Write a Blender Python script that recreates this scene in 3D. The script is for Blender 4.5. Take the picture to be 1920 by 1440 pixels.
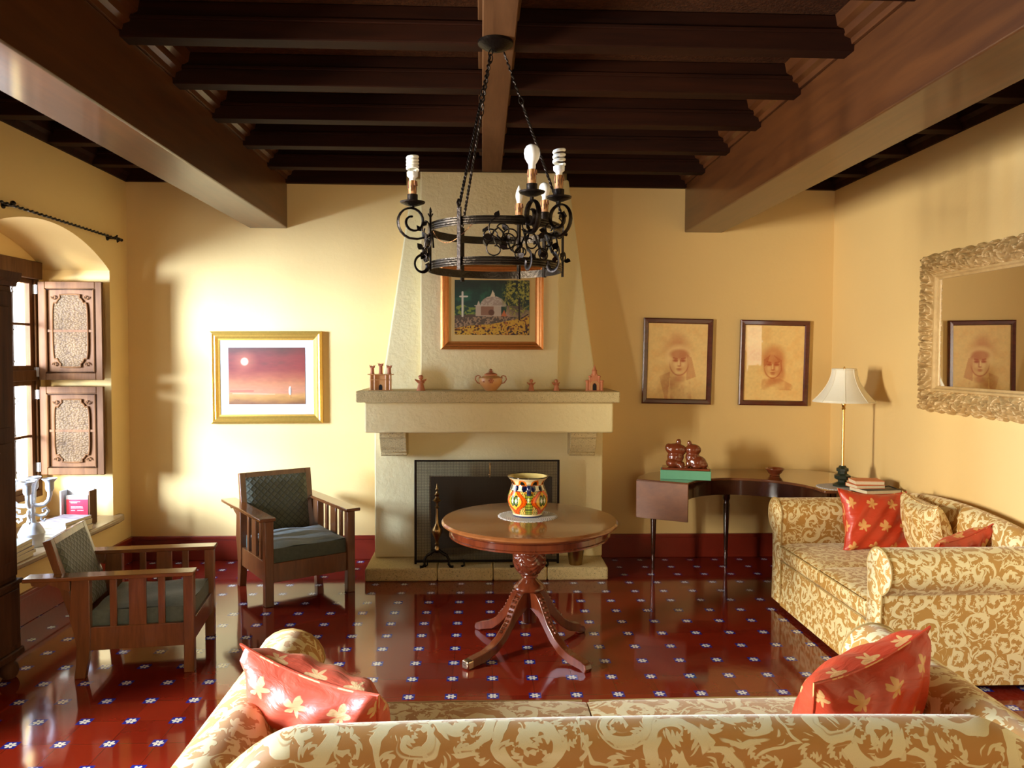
import bpy, bmesh, math, random
import numpy as np
from math import sin, cos, pi, radians, sqrt, atan2
from mathutils import Vector, Matrix
from mathutils.geometry import tessellate_polygon

for o in list(bpy.data.objects): bpy.data.objects.remove(o, do_unlink=True)
SC = bpy.context.scene
COL = SC.collection
random.seed(7)

# ------------------------------------------------------------------ camera
F_PX = 1442.0
def _n(v): v = np.array(v, float); return v/np.linalg.norm(v)
_Y = _n(((903-960)/F_PX, -(666-720)/F_PX, -1))
_X = np.array([1, -.0038, 0.]); _X = _n(_X-_X.dot(_Y)*_Y)
_Z = np.cross(_X, _Y)
RM = np.array([_X, _Y, _Z])
cam = bpy.data.cameras.new('camera'); camo = bpy.data.objects.new('camera', cam); COL.objects.link(camo)
cam.sensor_fit = 'HORIZONTAL'; cam.sensor_width = 36.0; cam.lens = 36.0*F_PX/1920
M4 = Matrix(((*RM[0], 0.0), (*RM[1], 0.0), (*RM[2], 1.7), (0, 0, 0, 1)))
camo.matrix_world = M4
cam.clip_start = .05
SC.camera = camo

# ------------------------------------------------------------------ world, lights, exposure
SC.view_settings.view_transform = 'Standard'
SC.view_settings.look = 'None'
SC.view_settings.gamma = 1
SC.view_settings.use_curve_mapping = False
SC.view_settings.exposure = 0.40
W = bpy.data.worlds.new('world'); SC.world = W; W.use_nodes = True
bg = W.node_tree.nodes['Background']
bg.inputs[0].default_value = (0.93, 0.96, 1.0, 1); bg.inputs[1].default_value = 3.2
try:
    SC.cycles.max_bounces = 12; SC.cycles.diffuse_bounces = 7; SC.cycles.glossy_bounces = 5
    SC.cycles.transparent_max_bounces = 16
    SC.cycles.sample_clamp_indirect = 8
except Exception: pass
def area(name, loc, target, sx, sy, power, col, spread=pi):
    l = bpy.data.lights.new(name, 'AREA'); l.shape = 'RECTANGLE'; l.size = sx; l.size_y = sy
    l.energy = power; l.color = col
    l.spread = spread
    o = bpy.data.objects.new(name, l); COL.objects.link(o); o.location = loc
    o.rotation_euler = (Vector(target)-Vector(loc)).to_track_quat('-Z', 'Y').to_euler()
    return o
area('daylight_window', (-6.3, 2.7, 1.9), (-1.8, 6.2, 1.2), 1.7, 1.6, 2250, (.64, .81, 1.12))
area('daylight_window', (-3.85, 5.1, 1.6), (1.0, 5.0, 1.3), 1.1, 1.4, 32, (.80, .90, 1.1))
area('daylight_window', (-4.6, 1.5, 1.65), (1.6, 5.2, 1.5), .5, 1.2, 500, (1.0, .93, .80))
area('daylight_door', (0.3, -3.35, 1.5), (0.5, 3.0, 1.0), 1.2, 2.0, 50, (1.0, .80, .48))

# ------------------------------------------------------------------ material helpers
MATS = {}
class NT:
    def __init__(s, name):
        s.m = bpy.data.materials.new(name); s.m.use_nodes = True
        s.t = s.m.node_tree; s.b = s.t.nodes['Principled BSDF']; s.out = s.t.nodes['Material Output']
        MATS[name] = s.m
    def n(s, typ, **kw):
        nd = s.t.nodes.new(typ)
        for k, v in kw.items():
            if isinstance(k, str) and hasattr(nd, k): setattr(nd, k, v)
        return nd
    def l(s, a, b): s.t.links.new(a, b)
    def val(s, x, sock):
        if isinstance(x, (int, float)): sock.default_value = x
        else: s.l(x, sock)
    def math(s, op, a, b=0.0, c=0.0, clamp=False):
        nd = s.t.nodes.new('ShaderNodeMath'); nd.operation = op; nd.use_clamp = clamp
        s.val(a, nd.inputs[0]); s.val(b, nd.inputs[1]); s.val(c, nd.inputs[2])
        return nd.outputs[0]
    def vmath(s, op, a, b=None):
        nd = s.t.nodes.new('ShaderNodeVectorMath'); nd.operation = op
        s.l(a, nd.inputs[0])
        if b is not None:
            if isinstance(b, tuple): nd.inputs[1].default_value = b
            else: s.l(b, nd.inputs[1])
        return nd.outputs[0]
    def scale(s, a, f):
        nd = s.t.nodes.new('ShaderNodeVectorMath'); nd.operation = 'SCALE'; s.l(a, nd.inputs[0]); s.val(f, nd.inputs[3]); return nd.outputs[0]
    def coord(s, kind='Object'):
        return s.n('ShaderNodeTexCoord').outputs[kind]
    def mapping(s, vec, scale=(1, 1, 1), rot=(0, 0, 0), loc=(0, 0, 0)):
        nd = s.n('ShaderNodeMapping'); s.l(vec, nd.inputs[0])
        nd.inputs['Scale'].default_value = scale; nd.inputs['Rotation'].default_value = rot; nd.inputs['Location'].default_value = loc
        return nd.outputs[0]
    def noise(s, vec, scale=5, detail=4, rough=.55, dist=0.0, out=0):
        nd = s.n('ShaderNodeTexNoise'); s.l(vec, nd.inputs['Vector'])
        nd.inputs['Scale'].default_value = scale; nd.inputs['Detail'].default_value = detail
        nd.inputs['Roughness'].default_value = rough; nd.inputs['Distortion'].default_value = dist
        return nd.outputs[out]
    def mix(s, f, a, b):
        nd = s.n('ShaderNodeMix', data_type='RGBA')
        s.val(f, nd.inputs[0])
        for x, i in ((a, 6), (b, 7)):
            if isinstance(x, tuple): nd.inputs[i].default_value = (*x[:3], 1)
            else: s.l(x, nd.inputs[i])
        return nd.outputs[2]
    def ramp(s, f, stops):
        nd = s.n('ShaderNodeValToRGB'); s.l(f, nd.inputs[0]); e = nd.color_ramp.elements
        while len(e) < len(stops): e.new(.5)
        for i, (p, c) in enumerate(stops):
            e[i].position = p; e[i].color = (*c, 1) if len(c) == 3 else c
        return nd.outputs[0]
    def smooth(s, x, lo, hi):
        nd = s.n('ShaderNodeMapRange', interpolation_type='SMOOTHSTEP'); s.l(x, nd.inputs[0])
        nd.inputs[1].default_value = lo; nd.inputs[2].default_value = hi
        return nd.outputs[0]
    def bump(s, h, strength=.3, dist=.01):
        nd = s.n('ShaderNodeBump'); s.l(h, nd.inputs['Height']); nd.inputs['Strength'].default_value = strength
        nd.inputs['Distance'].default_value = dist; s.l(nd.outputs[0], s.b.inputs['Normal']); return nd
    def base(s, c):
        if isinstance(c, tuple): s.b.inputs['Base Color'].default_value = (*c[:3], 1)
        else: s.l(c, s.b.inputs['Base Color'])
    def set(s, **kw):
        for k, v in kw.items():
            i = s.b.inputs[k.replace('_', ' ')]
            if isinstance(v, (int, float, tuple)): i.default_value = v
            else: s.l(v, i)
        return s

def simple(name, col, rough=.5, metal=0., noise_amt=.12, nscale=12, bump=.0, bscale=60, coat=0., spec=.5):
    s = NT(name); c = s.coord()
    nz = s.noise(c, nscale, 4)
    lo = tuple(x*(1-noise_amt) for x in col); hi = tuple(min(1, x*(1+noise_amt)) for x in col)
    s.base(s.mix(nz, lo, hi)); s.set(Roughness=rough, Metallic=metal)
    s.b.inputs['Coat Weight'].default_value = coat; s.b.inputs['Coat Roughness'].default_value = .08
    s.b.inputs['Specular IOR Level'].default_value = spec
    if bump: s.bump(s.noise(c, bscale, 5), bump, .01)
    return s.m

def plaster(name, col, bump=.25, var=.08):
    s = NT(name); c = s.coord()
    a = s.noise(c, 1.3, 4); b = s.noise(c, 40, 6, .6)
    s.base(s.mix(a, tuple(x*(1-var) for x in col), col))
    s.set(Roughness=.75); s.b.inputs['Specular IOR Level'].default_value = .25
    h = s.math('ADD', s.noise(c, 9, 5, .6), s.math('MULTIPLY', b, .35))
    s.bump(h, bump, .02); return s.m

def wood(name, dark, light, axis=0, rough=.3, coat=.4, gs=14, stretch=10, bump=.15):
    s = NT(name); c = s.coord()
    sc = [gs, gs, gs]; sc[axis] = gs/stretch
    v = s.mapping(c, tuple(sc))
    g = s.noise(v, 1.0, 8, .62, .8)
    g2 = s.noise(s.mapping(c, tuple(x*5 for x in sc)), 1.0, 4, .6)
    f = s.math('ADD', s.math('MULTIPLY', g, .75), s.math('MULTIPLY', g2, .25))
    s.base(s.ramp(f, [(.32, dark), (.68, light)]))
    s.set(Roughness=rough); s.b.inputs['Coat Weight'].default_value = coat; s.b.inputs['Coat Roughness'].default_value = .1
    s.bump(f, bump, .004); return s.m

# wall paints
WALLC = (.80, .56, .225)
M_wall = plaster('yellow_plaster', WALLC, .10)
M_wallf = plaster('fireplace_plaster', (.86, .73, .38), .45)
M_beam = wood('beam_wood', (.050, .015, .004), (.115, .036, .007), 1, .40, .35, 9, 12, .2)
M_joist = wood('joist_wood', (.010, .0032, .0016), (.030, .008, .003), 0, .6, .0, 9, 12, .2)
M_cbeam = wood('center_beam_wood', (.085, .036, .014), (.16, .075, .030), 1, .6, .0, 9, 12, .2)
s = NT('ceiling_brick'); c = s.coord()
br = s.n('ShaderNodeTexBrick'); s.l(s.mapping(c, (3.2, 3.2, 3.2)), br.inputs[0])
br.inputs['Color1'].default_value = (.075, .026, .009, 1); br.inputs['Color2'].default_value = (.045, .016, .006, 1); br.inputs['Mortar'].default_value = (.04, .02, .01, 1)
s.base(br.outputs[0]); s.set(Roughness=.8); s.bump(s.noise(c, 60, 5), .5, .01); M_deck = s.m
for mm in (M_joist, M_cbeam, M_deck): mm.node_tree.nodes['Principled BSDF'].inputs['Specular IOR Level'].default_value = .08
M_stone = None
s = NT('hearth_stone'); c = s.coord()
v = s.noise(c, 45, 8, .75); p = s.noise(c, 130, 3, .7)
s.base(s.mix(s.smooth(p, .58, .66), s.mix(v, (.50, .37, .15), (.86, .69, .34)), (.16, .11, .05)))
s.set(Roughness=.85); s.bump(s.math('ADD', v, s.math('MULTIPLY', p, .5)), .8, .012); M_stone = s.m
M_baseb = simple('red_skirting_paint', (.20, .020, .008), .32, 0, .2, 8, .1, 30)
M_walnut = wood('chair_wood', (.10, .032, .009), (.225, .080, .023), 2, .28, .5, 18, 8)
M_walnutx = wood('chair_wood_arm', (.10, .032, .009), (.225, .080, .023), 1, .2, .6, 18, 8)
M_mahog = wood('mahogany', (.17, .055, .015), (.32, .125, .040), 0, .22, .5, 9, 9, .05)
M_mahogz = wood('mahogany_turned', (.075, .014, .005), (.18, .040, .013), 2, .2, .8, 12, 6, .05)
M_console = wood('console_wood', (.09, .028, .010), (.20, .075, .028), 0, .14, .9, 9, 9, .05)
M_leaf = wood('drop_leaf_wood', (.13, .045, .016), (.24, .095, .036), 0, .35, .2, 9, 9, .05)
M_consdark = wood('console_apron_wood', (.022, .006, .003), (.05, .014, .006), 0, .16, .5, 9, 9, .05)
M_cab = wood('cabinet_wood', (.035, .012, .006), (.10, .038, .015), 2, .4, .3, 12, 9)
M_shut = wood('shutter_wood', (.080, .032, .010), (.155, .068, .023), 2, .35, .4, 14, 8)
s = NT('tooled_leather'); c = s.coord()
vo = s.n('ShaderNodeTexVoronoi'); s.l(s.mapping(c, (60, 60, 95)), vo.inputs[0]); vo.inputs['Scale'].default_value = 1
s.base(s.mix(vo.outputs['Distance'], (.15, .090, .040), (.055, .028, .011))); s.set(Roughness=.35); s.bump(vo.outputs['Distance'], .9, -.006); M_tool = s.m
for mm in (M_shut, M_tool):
    b_ = mm.node_tree.nodes['Principled BSDF']; b_.inputs['Coat Weight'].default_value = 0; b_.inputs['Roughness'].default_value = .6; b_.inputs['Specular IOR Level'].default_value = .12
b_ = M_cab.node_tree.nodes['Principled BSDF']; b_.inputs['Coat Weight'].default_value = 0; b_.inputs['Roughness'].default_value = .6; b_.inputs['Specular IOR Level'].default_value = .06
M_iron = simple('black_iron', (.020, .014, .010), .38, .85, .3, 30, .25, 80)
M_ironrub = simple('rubbed_iron', (.040, .030, .020), .33, .9, .4, 25, .3, 80)
M_brass = simple('brass', (.70, .44, .14), .2, 1, .12, 25)
M_brassd = simple('aged_brass', (.34, .22, .09), .28, 1, .3, 25)
M_gold = simple('gilt_gold', (.86, .52, .10), .28, .75, .15, 60, .15, 120)
M_goldr = simple('gilt_red_gold', (.62, .23, .05), .3, .55, .2, 60, .15, 120)
M_frame = wood('frame_wood', (.055, .008, .004), (.13, .022, .010), 0, .25, .6, 12, 6, .05)
M_white = simple('white_glazed_ceramic', (.58, .59, .60), .3, 0, .03, 10, coat=.2)
M_bulb = simple('opal_bulb_glass', (.90, .90, .86), .12, 0, .02, 10, coat=.6)
M_tube = simple('spiral_bulb_tube', (.88, .86, .74), .15, 0, .02, 10, coat=.6)
M_terra = simple('terracotta', (.55, .19, .075), .6, 0, .2, 60, .2, 90)
M_terral = simple('pale_terracotta', (.66, .34, .12), .35, 0, .12, 30, .1, 60)
M_dark = simple('doorway_dark', (.010, .007, .005), .8, 0, .3, 10)  # near-black plates stand in for the shade inside the castle doorways
M_soot = simple('sooty_brick', (.035, .024, .014), .85, 0, .3, 12, .3, 30)
M_lace = simple('white_crochet', (.80, .80, .76), .8, 0, .06, 30, .9, 220)
M_shade = simple('cream_lampshade_fabric', (.84, .78, .60), .7, 0, .03, 60, .1, 300)
M_stonegreen = simple('dark_green_stone', (.022, .030, .018), .3, 0, .4, 25)
M_green = simple('green_felt_block', (.12, .36, .20), .6, 0, .08, 40)
M_sculpt = simple('polished_red_wood', (.17, .036, .011), .18, 0, .25, 14, coat=.6)
M_matw = simple('pale_mat_board', (.62, .64, .67), .8, 0, .02)
M_mats = simple('sand_mat_board', (.66, .47, .17), .8, 0, .03)
M_paper = simple('magazine_pages', (.72, .62, .40), .7, 0, .10, 90)
M_orange = simple('orange_book_cover', (.70, .20, .07), .45, 0, .08)
M_red = simple('red_print', (.72, .035, .07), .35, 0, .05)
M_card = simple('white_card', (.55, .55, .56), .4, 0, .02)
M_cable = simple('black_cable', (.01, .01, .01), .5)
M_sill = simple('sill_stone', (.33, .235, .13), .35, 0, .25, 14, .2, 40, coat=.2)
M_steel = simple('brass_castor', (.55, .45, .33), .25, 1, .1)
M_candle = None
s = NT('dripped_candle_sleeve'); c = s.coord()
g = s.noise(s.mapping(c, (160, 160, 18)), 1, 3)
s.base(s.ramp(g, [(.42, (.09, .02, .008)), (.55, (.62, .30, .10))])); s.set(Roughness=.5); M_candle = s.m
# mirror and glass
s = NT('mirror_glass'); s.base((.92, .90, .86)); s.set(Metallic=1.0, Roughness=.01); M_mirror = s.m
s = NT('window_glass')
tr = s.n('ShaderNodeBsdfTransparent'); gl = s.n('ShaderNodeBsdfGlossy'); gl.inputs['Roughness'].default_value = .02
mx = s.n('ShaderNodeMixShader'); mx.inputs[0].default_value = .06
s.l(tr.outputs[0], mx.inputs[1]); s.l(gl.outputs[0], mx.inputs[2]); s.l(mx.outputs[0], s.out.inputs[0]); M_glass = s.m
# fire screen mesh
s = NT('fire_screen_mesh'); c = s.coord()
sx = s.n('ShaderNodeSeparateXYZ'); s.l(c, sx.inputs[0])
wx = s.math('ABSOLUTE', s.math('SUBTRACT', s.math('FRACT', s.math('MULTIPLY', sx.outputs[0], 160)), .5))
wz = s.math('ABSOLUTE', s.math('SUBTRACT', s.math('FRACT', s.math('MULTIPLY', sx.outputs[2], 160)), .5))
hole = s.math('LESS_THAN', s.math('MAXIMUM', wx, wz), .26)
tr = s.n('ShaderNodeBsdfTransparent'); mx = s.n('ShaderNodeMixShader')
s.base((.05, .038, .022)); s.set(Roughness=.5, Metallic=.4)
s.l(hole, mx.inputs[0]); s.l(s.b.outputs[0], mx.inputs[1]); s.l(tr.outputs[0], mx.inputs[2]); s.l(mx.outputs[0], s.out.inputs[0]); M_mesh = s.m

# floor: red cement tile with small blue and white corner insets
TP = .21; TX0 = .061; TY0 = .0
s = NT('red_tile_floor'); c = s.coord()
sx = s.n('ShaderNodeSeparateXYZ'); s.l(c, sx.inputs[0])
def cell(o, off): return s.math('SUBTRACT', s.math('FRACT', s.math('ADD', s.math('DIVIDE', s.math('SUBTRACT', o, off), TP), .5)), .5)
def cellid(o, off): return s.math('FLOOR', s.math('ADD', s.math('DIVIDE', s.math('SUBTRACT', o, off), TP), .0))
fx = cell(sx.outputs[0], TX0); fy = cell(sx.outputs[1], TY0)
ax = s.math('ABSOLUTE', fx); ay = s.math('ABSOLUTE', fy)
ins = s.math('LESS_THAN', s.math('MAXIMUM', ax, ay), .145)
r = s.math('SQRT', s.math('ADD', s.math('MULTIPLY', fx, fx), s.math('MULTIPLY', fy, fy)))
th = s.math('ARCTAN2', fy, fx)
pet = s.math('ABSOLUTE', s.math('COSINE', s.math('MULTIPLY', th, 3.0)))
rad = s.math('ADD', .055, s.math('MULTIPLY', pet, .065))
flower = s.math('LESS_THAN', r, rad)
veins = s.math('MULTIPLY', s.math('LESS_THAN', pet, .22), s.math('LESS_THAN', r, .2))
core = s.math('LESS_THAN', r, .022)
grout = s.math('LESS_THAN', s.math('MINIMUM', ax, ay), .0075)
idn = s.n('ShaderNodeTexWhiteNoise', noise_dimensions='2D'); cmb = s.n('ShaderNodeCombineXYZ')
s.l(cellid(sx.outputs[0], TX0), cmb.inputs[0]); s.l(cellid(sx.outputs[1], TY0), cmb.inputs[1]); s.l(cmb.outputs[0], idn.inputs[0])
cl = s.mix(s.noise(c, 6, 5, .6), (.115, .007, .003), (.195, .014, .006))
cl = s.mix(s.math('MULTIPLY', idn.outputs[0], .45), cl, (.26, .026, .009))
cl = s.mix(s.math('MULTIPLY', grout, .75), cl, (.055, .008, .004))
cl = s.mix(ins, cl, (.014, .022, .26))
white = s.math('MULTIPLY', s.math('MULTIPLY', flower, ins), s.math('SUBTRACT', 1, s.math('MAXIMUM', core, s.math('MULTIPLY', veins, .6))))
cl = s.mix(white, cl, (.72, .74, .70))
s.base(cl)
rn = s.noise(c, 3.5, 4)
s.set(Roughness=s.math('ADD', .045, s.math('MULTIPLY', rn, .07)))
s.b.inputs['Specular IOR Level'].default_value = .75
hh = s.math('SUBTRACT', s.math('MULTIPLY', s.noise(c, 7, 2), .8), s.math('MULTIPLY', grout, 1.0))
s.bump(hh, .10, .004); M_floor = s.m

# damask upholstery (uv in metres)
def damask(name, ground, leaf, sc=6.2, sheen=.35):
    s = NT(name); uv = s.coord('UV')
    wn = s.n('ShaderNodeTexNoise'); s.l(uv, wn.inputs['Vector']); wn.inputs['Scale'].default_value = 9; wn.inputs['Detail'].default_value = 2
    w = s.scale(s.vmath('SUBTRACT', wn.outputs['Color'], (.5, .5, .5)), .075)
    u2 = s.vmath('ADD', uv, w)
    def scroll(scale, arms, tw, off, rmax):
        uu = s.mapping(u2, (scale, scale, 1), loc=off)
        vo = s.n('ShaderNodeTexVoronoi', voronoi_dimensions='2D'); s.l(uu, vo.inputs['Vector']); vo.inputs['Scale'].default_value = 1; vo.inputs['Randomness'].default_value = .95
        dv = s.vmath('SUBTRACT', uu, vo.outputs['Position'])
        se = s.n('ShaderNodeSeparateXYZ'); s.l(dv, se.inputs[0])
        ang = s.math('ARCTAN2', se.outputs[1], se.outputs[0]); r = vo.outputs['Distance']
        sc_ = s.n('ShaderNodeSeparateColor'); s.l(vo.outputs['Color'], sc_.inputs[0])
        sg = s.math('SUBTRACT', s.math('MULTIPLY', s.math('GREATER_THAN', sc_.outputs[0], .5), 2), 1)
        ph = s.math('MULTIPLY', sc_.outputs[1], 6.28)
        lobes = s.math('MULTIPLY', s.math('SINE', s.math('ADD', s.math('MULTIPLY', r, 46), s.math('MULTIPLY', ang, 3))), .45)
        sp = s.math('SINE', s.math('ADD', s.math('ADD', s.math('MULTIPLY', s.math('MULTIPLY', ang, arms), sg), s.math('MULTIPLY', r, tw)), ph))
        m = s.math('ADD', sp, lobes)
        return s.math('SUBTRACT', m, s.math('MULTIPLY', s.smooth(r, rmax*.8, rmax), .9))
    a = scroll(sc, 1.0, 14., (0, 0, 0), .64)
    b = scroll(sc*1.8, 3.0, 8., (3.3, 1.7, 0), .56)
    ma = s.smooth(a, .05, .28); mb = s.smooth(b, .30, .5)
    m = s.math('MAXIMUM', ma, s.math('MULTIPLY', mb, .9))
    weave = s.noise(s.mapping(uv, (900, 260, 1)), 1, 2)
    g = s.mix(s.noise(uv, 3, 3), tuple(x*.86 for x in ground), ground)
    s.base(s.mix(m, g, s.mix(weave, tuple(x*.85 for x in leaf), leaf)))
    s.set(Roughness=s.math('SUBTRACT', .62, s.math('MULTIPLY', m, .2)))
    s.b.inputs['Sheen Weight'].default_value = sheen; s.b.inputs['Sheen Roughness'].default_value = .4
    s.b.inputs['Sheen Tint'].default_value = (1, .92, .7, 1)
    s.bump(s.math('ADD', s.math('MULTIPLY', m, .6), s.math('MULTIPLY', weave, .3)), .25, .003)
    return s.m
M_dam = damask('gold_damask', (.56, .25, .042), (.90, .73, .35))
M_damr = damask('gold_damask_fine', (.52, .27, .052), (.88, .74, .38), 8.0)
M_pipe = simple('gold_piping', (.45, .30, .10), .5, 0, .1)
def redsilk(name, col, motif=(.72, .36, .11)):
    s = NT(name); uv = s.coord('UV')
    sx = s.n('ShaderNodeSeparateXYZ'); s.l(uv, sx.inputs[0])
    P = .145
    row = s.math('FLOOR', s.math('DIVIDE', sx.outputs[1], P))
    odd = s.math('MODULO', s.math('ABSOLUTE', row), 2)
    xx = s.math('ADD', s.math('DIVIDE', sx.outputs[0], P), s.math('MULTIPLY', odd, .5))
    fx = s.math('SUBTRACT', s.math('FRACT', xx), .5)
    fy = s.math('SUBTRACT', s.math('FRACT', s.math('DIVIDE', sx.outputs[1], P)), .5)
    r = s.math('SQRT', s.math('ADD', s.math('MULTIPLY', fx, fx), s.math('MULTIPLY', fy, fy)))
    th = s.math('ARCTAN2', s.math('ADD', fy, .06), fx)
    lob = s.math('ABSOLUTE', s.math('SINE', s.math('MULTIPLY', s.math('ADD', th, .5), 2.5)))
    lob2 = s.math('MULTIPLY', s.math('SINE', s.math('MULTIPLY', th, 9)), .028)
    rad = s.math('ADD', s.math('ADD', .10, s.math('MULTIPLY', lob, .17)), lob2)
    m = s.smooth(s.math('SUBTRACT', rad, r), -.01, .02)
    nz = s.noise(uv, 5, 3)
    s.base(s.mix(m, s.mix(nz, tuple(x*.8 for x in col), col), motif))
    s.set(Roughness=.36); s.b.inputs['Sheen Weight'].default_value = .08; s.b.inputs['Sheen Tint'].default_value = (1, .5, .3, 1)
    wr = s.noise(s.mapping(uv, (6, 14, 1)), 1, 4, .5, 1.2)
    s.bump(wr, .35, .02); return s.m
M_silk = redsilk('red_silk', (.62, .055, .016))
M_silkp = redsilk('coral_red_silk', (.74, .11, .05), (.80, .48, .20))
s = NT('green_quilted_fabric'); c = s.coord('UV')
sx = s.n('ShaderNodeSeparateXYZ'); s.l(c, sx.inputs[0])
d1 = s.math('ABSOLUTE', s.math('SUBTRACT', s.math('FRACT', s.math('MULTIPLY', s.math('ADD', sx.outputs[0], sx.outputs[1]), 22)), .5))
d2 = s.math('ABSOLUTE', s.math('SUBTRACT', s.math('FRACT', s.math('MULTIPLY', s.math('SUBTRACT', sx.outputs[0], sx.outputs[1]), 22)), .5))
q = s.math('MINIMUM', d1, d2)
s.base(s.mix(s.smooth(q, .0, .12), (.022, .028, .014), (.085, .088, .046))); s.set(Roughness=.7)
s.b.inputs['Sheen Weight'].default_value = .5
s.bump(s.smooth(q, 0, .3), .4, .006); M_quilt = s.m
s = NT('green_seat_fabric'); c = s.coord('UV')
nz = s.noise(c, 40, 5, .7)
s.base(s.mix(nz, (.045, .060, .045), (.115, .14, .105))); s.set(Roughness=.7); s.b.inputs['Sheen Weight'].default_value = .2
s.bump(nz, .4, .004); M_seat = s.m
s = NT('carved_giltwood'); c = s.coord()
s.base(s.mix(s.noise(c, 22, 5), (.40, .24, .08), (.68, .47, .20))); s.set(Roughness=.45, Metallic=.15)
s.bump(s.noise(c, 90, 5), .5, .004); M_carve = s.m
s = NT('painted_surface'); a = s.n('ShaderNodeVertexColor'); a.layer_name = 'Col'; s.base(a.outputs[0]); s.set(Roughness=.5); M_paint = s.m
s.b.inputs['Coat Weight'].default_value = .0
s = NT('glazed_painted_surface'); a = s.n('ShaderNodeVertexColor'); a.layer_name = 'Col'; s.base(a.outputs[0]); s.set(Roughness=.12); M_glaze = s.m
s.b.inputs['Coat Weight'].default_value = .5
s = NT('glazed_drawing'); a = s.n('ShaderNodeVertexColor'); a.layer_name = 'Col'; s.base(a.outputs[0]); s.set(Roughness=.6); M_draw = s.m
s.b.inputs['Coat Weight'].default_value = .5; s.b.inputs['Coat Roughness'].default_value = .02

# ------------------------------------------------------------------ mesh helpers
class MB:
    def __init__(s): s.v = []; s.f = []; s.uv = []
    def add(s, vs, fs, uvs=None, M=None):
        b = len(s.v)
        for p in vs: s.v.append(tuple(M @ Vector(p)) if M is not None else tuple(p))
        for i, f in enumerate(fs):
            s.f.append([b+k for k in f]); s.uv.append(uvs[i] if uvs else None)
        return s
    def box(s, x0, x1, y0, y1, z0, z1, M=None):
        vs = [(x, y, z) for x in (x0, x1) for y in (y0, y1) for z in (z0, z1)]
        return s.add(vs, [(0, 1, 3, 2), (4, 6, 7, 5), (0, 4, 5, 1), (2, 3, 7, 6), (0, 2, 6, 4), (1, 5, 7, 3)], None, M)
    def lathe(s, prof, n=32, c=(0, 0, 0), M=None, ucols=None):
        vs = []; m = len(prof)
        for (r, z) in prof:
            for k in range(n):
                a = 2*pi*k/n; vs.append((c[0]+r*cos(a), c[1]+r*sin(a), c[2]+z))
        fs = []; uvs = []
        for i in range(m-1):
            for k in range(n):
                k2 = (k+1) % n; fs.append((i*n+k, i*n+k2, (i+1)*n+k2, (i+1)*n+k))
                uvs.append([(k/n, i/m), ((k+1)/n, i/m), ((k+1)/n, (i+1)/m), (k/n, (i+1)/m)])
        fs.append(tuple(range(n-1, -1, -1))); uvs.append([(0, 0)]*n)
        fs.append(tuple((m-1)*n+k for k in range(n))); uvs.append([(0, 0)]*n)
        return s.add(vs, fs, uvs, M)
    def tube(s, pts, r, n=8, closed=False, M=None, flat=None):
        """round (or flattened) tube along a path; r number or list"""
        P = [Vector(p) for p in pts]; m = len(P)
        if m < 2: return s
        R = r if isinstance(r, (list, tuple)) else [r]*m
        vs = []; up = None
        for i, p in enumerate(P):
            if closed: t = P[(i+1) % m]-P[i-1]
            else: t = P[min(i+1, m-1)]-P[max(i-1, 0)]
            if t.length < 1e-9: t = Vector((0, 0, 1))
            t.normalize()
            if up is None:
                up = Vector((0, 0, 1)) if abs(t.z) < .9 else Vector((1, 0, 0))
            a = t.cross(up)
            if a.length < 1e-6: a = t.orthogonal()
            a.normalize(); b = a.cross(t).normalized(); up = b
            for k in range(n):
                th = 2*pi*k/n
                sa = R[i]; sb = R[i]*(flat if flat else 1)
                vs.append(p+a*cos(th)*sa+b*sin(th)*sb)
        fs = []
        for i in range(m if closed else m-1):
            j = (i+1) % m
            for k in range(n):
                k2 = (k+1) % n; fs.append((i*n+k, i*n+k2, j*n+k2, j*n+k))
        if not closed:
            fs.append(tuple(range(n-1, -1, -1))); fs.append(tuple((m-1)*n+k for k in range(n)))
        return s.add(vs, fs, None, M)
    def prism(s, poly, a0, a1, axis='y', M=None):
        """extrude 2D polygon; axis y: poly=(x,z); axis x: poly=(y,z); axis z: poly=(x,y)"""
        n = len(poly)
        def P(p, a): return {'y': (p[0], a, p[1]), 'x': (a, p[0], p[1]), 'z': (p[0], p[1], a)}[axis]
        vs = [P(p, a0) for p in poly]+[P(p, a1) for p in poly]
        fs = [(i, (i+1) % n, n+(i+1) % n, n+i) for i in range(n)]
        tri = tessellate_polygon([[Vector((p[0], p[1], 0)) for p in poly]])
        for t in tri: fs.append(tuple(t)); fs.append(tuple(n+k for k in reversed(t)))
        return s.add(vs, fs, None, M)
    def holed(s, outer, holes, a0, a1, axis='y'):
        loops = [outer]+holes; allp = [p for l in loops for p in l]; n = len(allp)
        def P(p, a): return {'y': (p[0], a, p[1]), 'x': (a, p[0], p[1]), 'z': (p[0], p[1], a)}[axis]
        vs = [P(p, a0) for p in allp]+[P(p, a1) for p in allp]
        tri = tessellate_polygon([[Vector((p[0], p[1], 0)) for p in l] for l in loops])
        fs = []
        for t in tri: fs.append(tuple(t)); fs.append(tuple(n+k for k in reversed(t)))
        o = 0
        for l in loops:
            m = len(l)
            for i in range(m): fs.append((o+i, o+(i+1) % m, n+o+(i+1) % m, n+o+i))
            o += m
        return s.add(vs, fs)
    def grid(s, fn, nu, nv, uvfn=None, closeu=False):
        vs = [fn(i/nu, j/nv) for j in range(nv+1) for i in range(nu+1)]
        fs = []; uvs = []
        for j in range(nv):
            for i in range(nu):
                a = j*(nu+1)+i; fs.append((a, a+1, a+nu+2, a+nu+1))
                if uvfn: uvs.append([uvfn(i/nu, j/nv), uvfn((i+1)/nu, j/nv), uvfn((i+1)/nu, (j+1)/nv), uvfn(i/nu, (j+1)/nv)])
        return s.add(vs, fs, uvs if uvfn else None)
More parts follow.
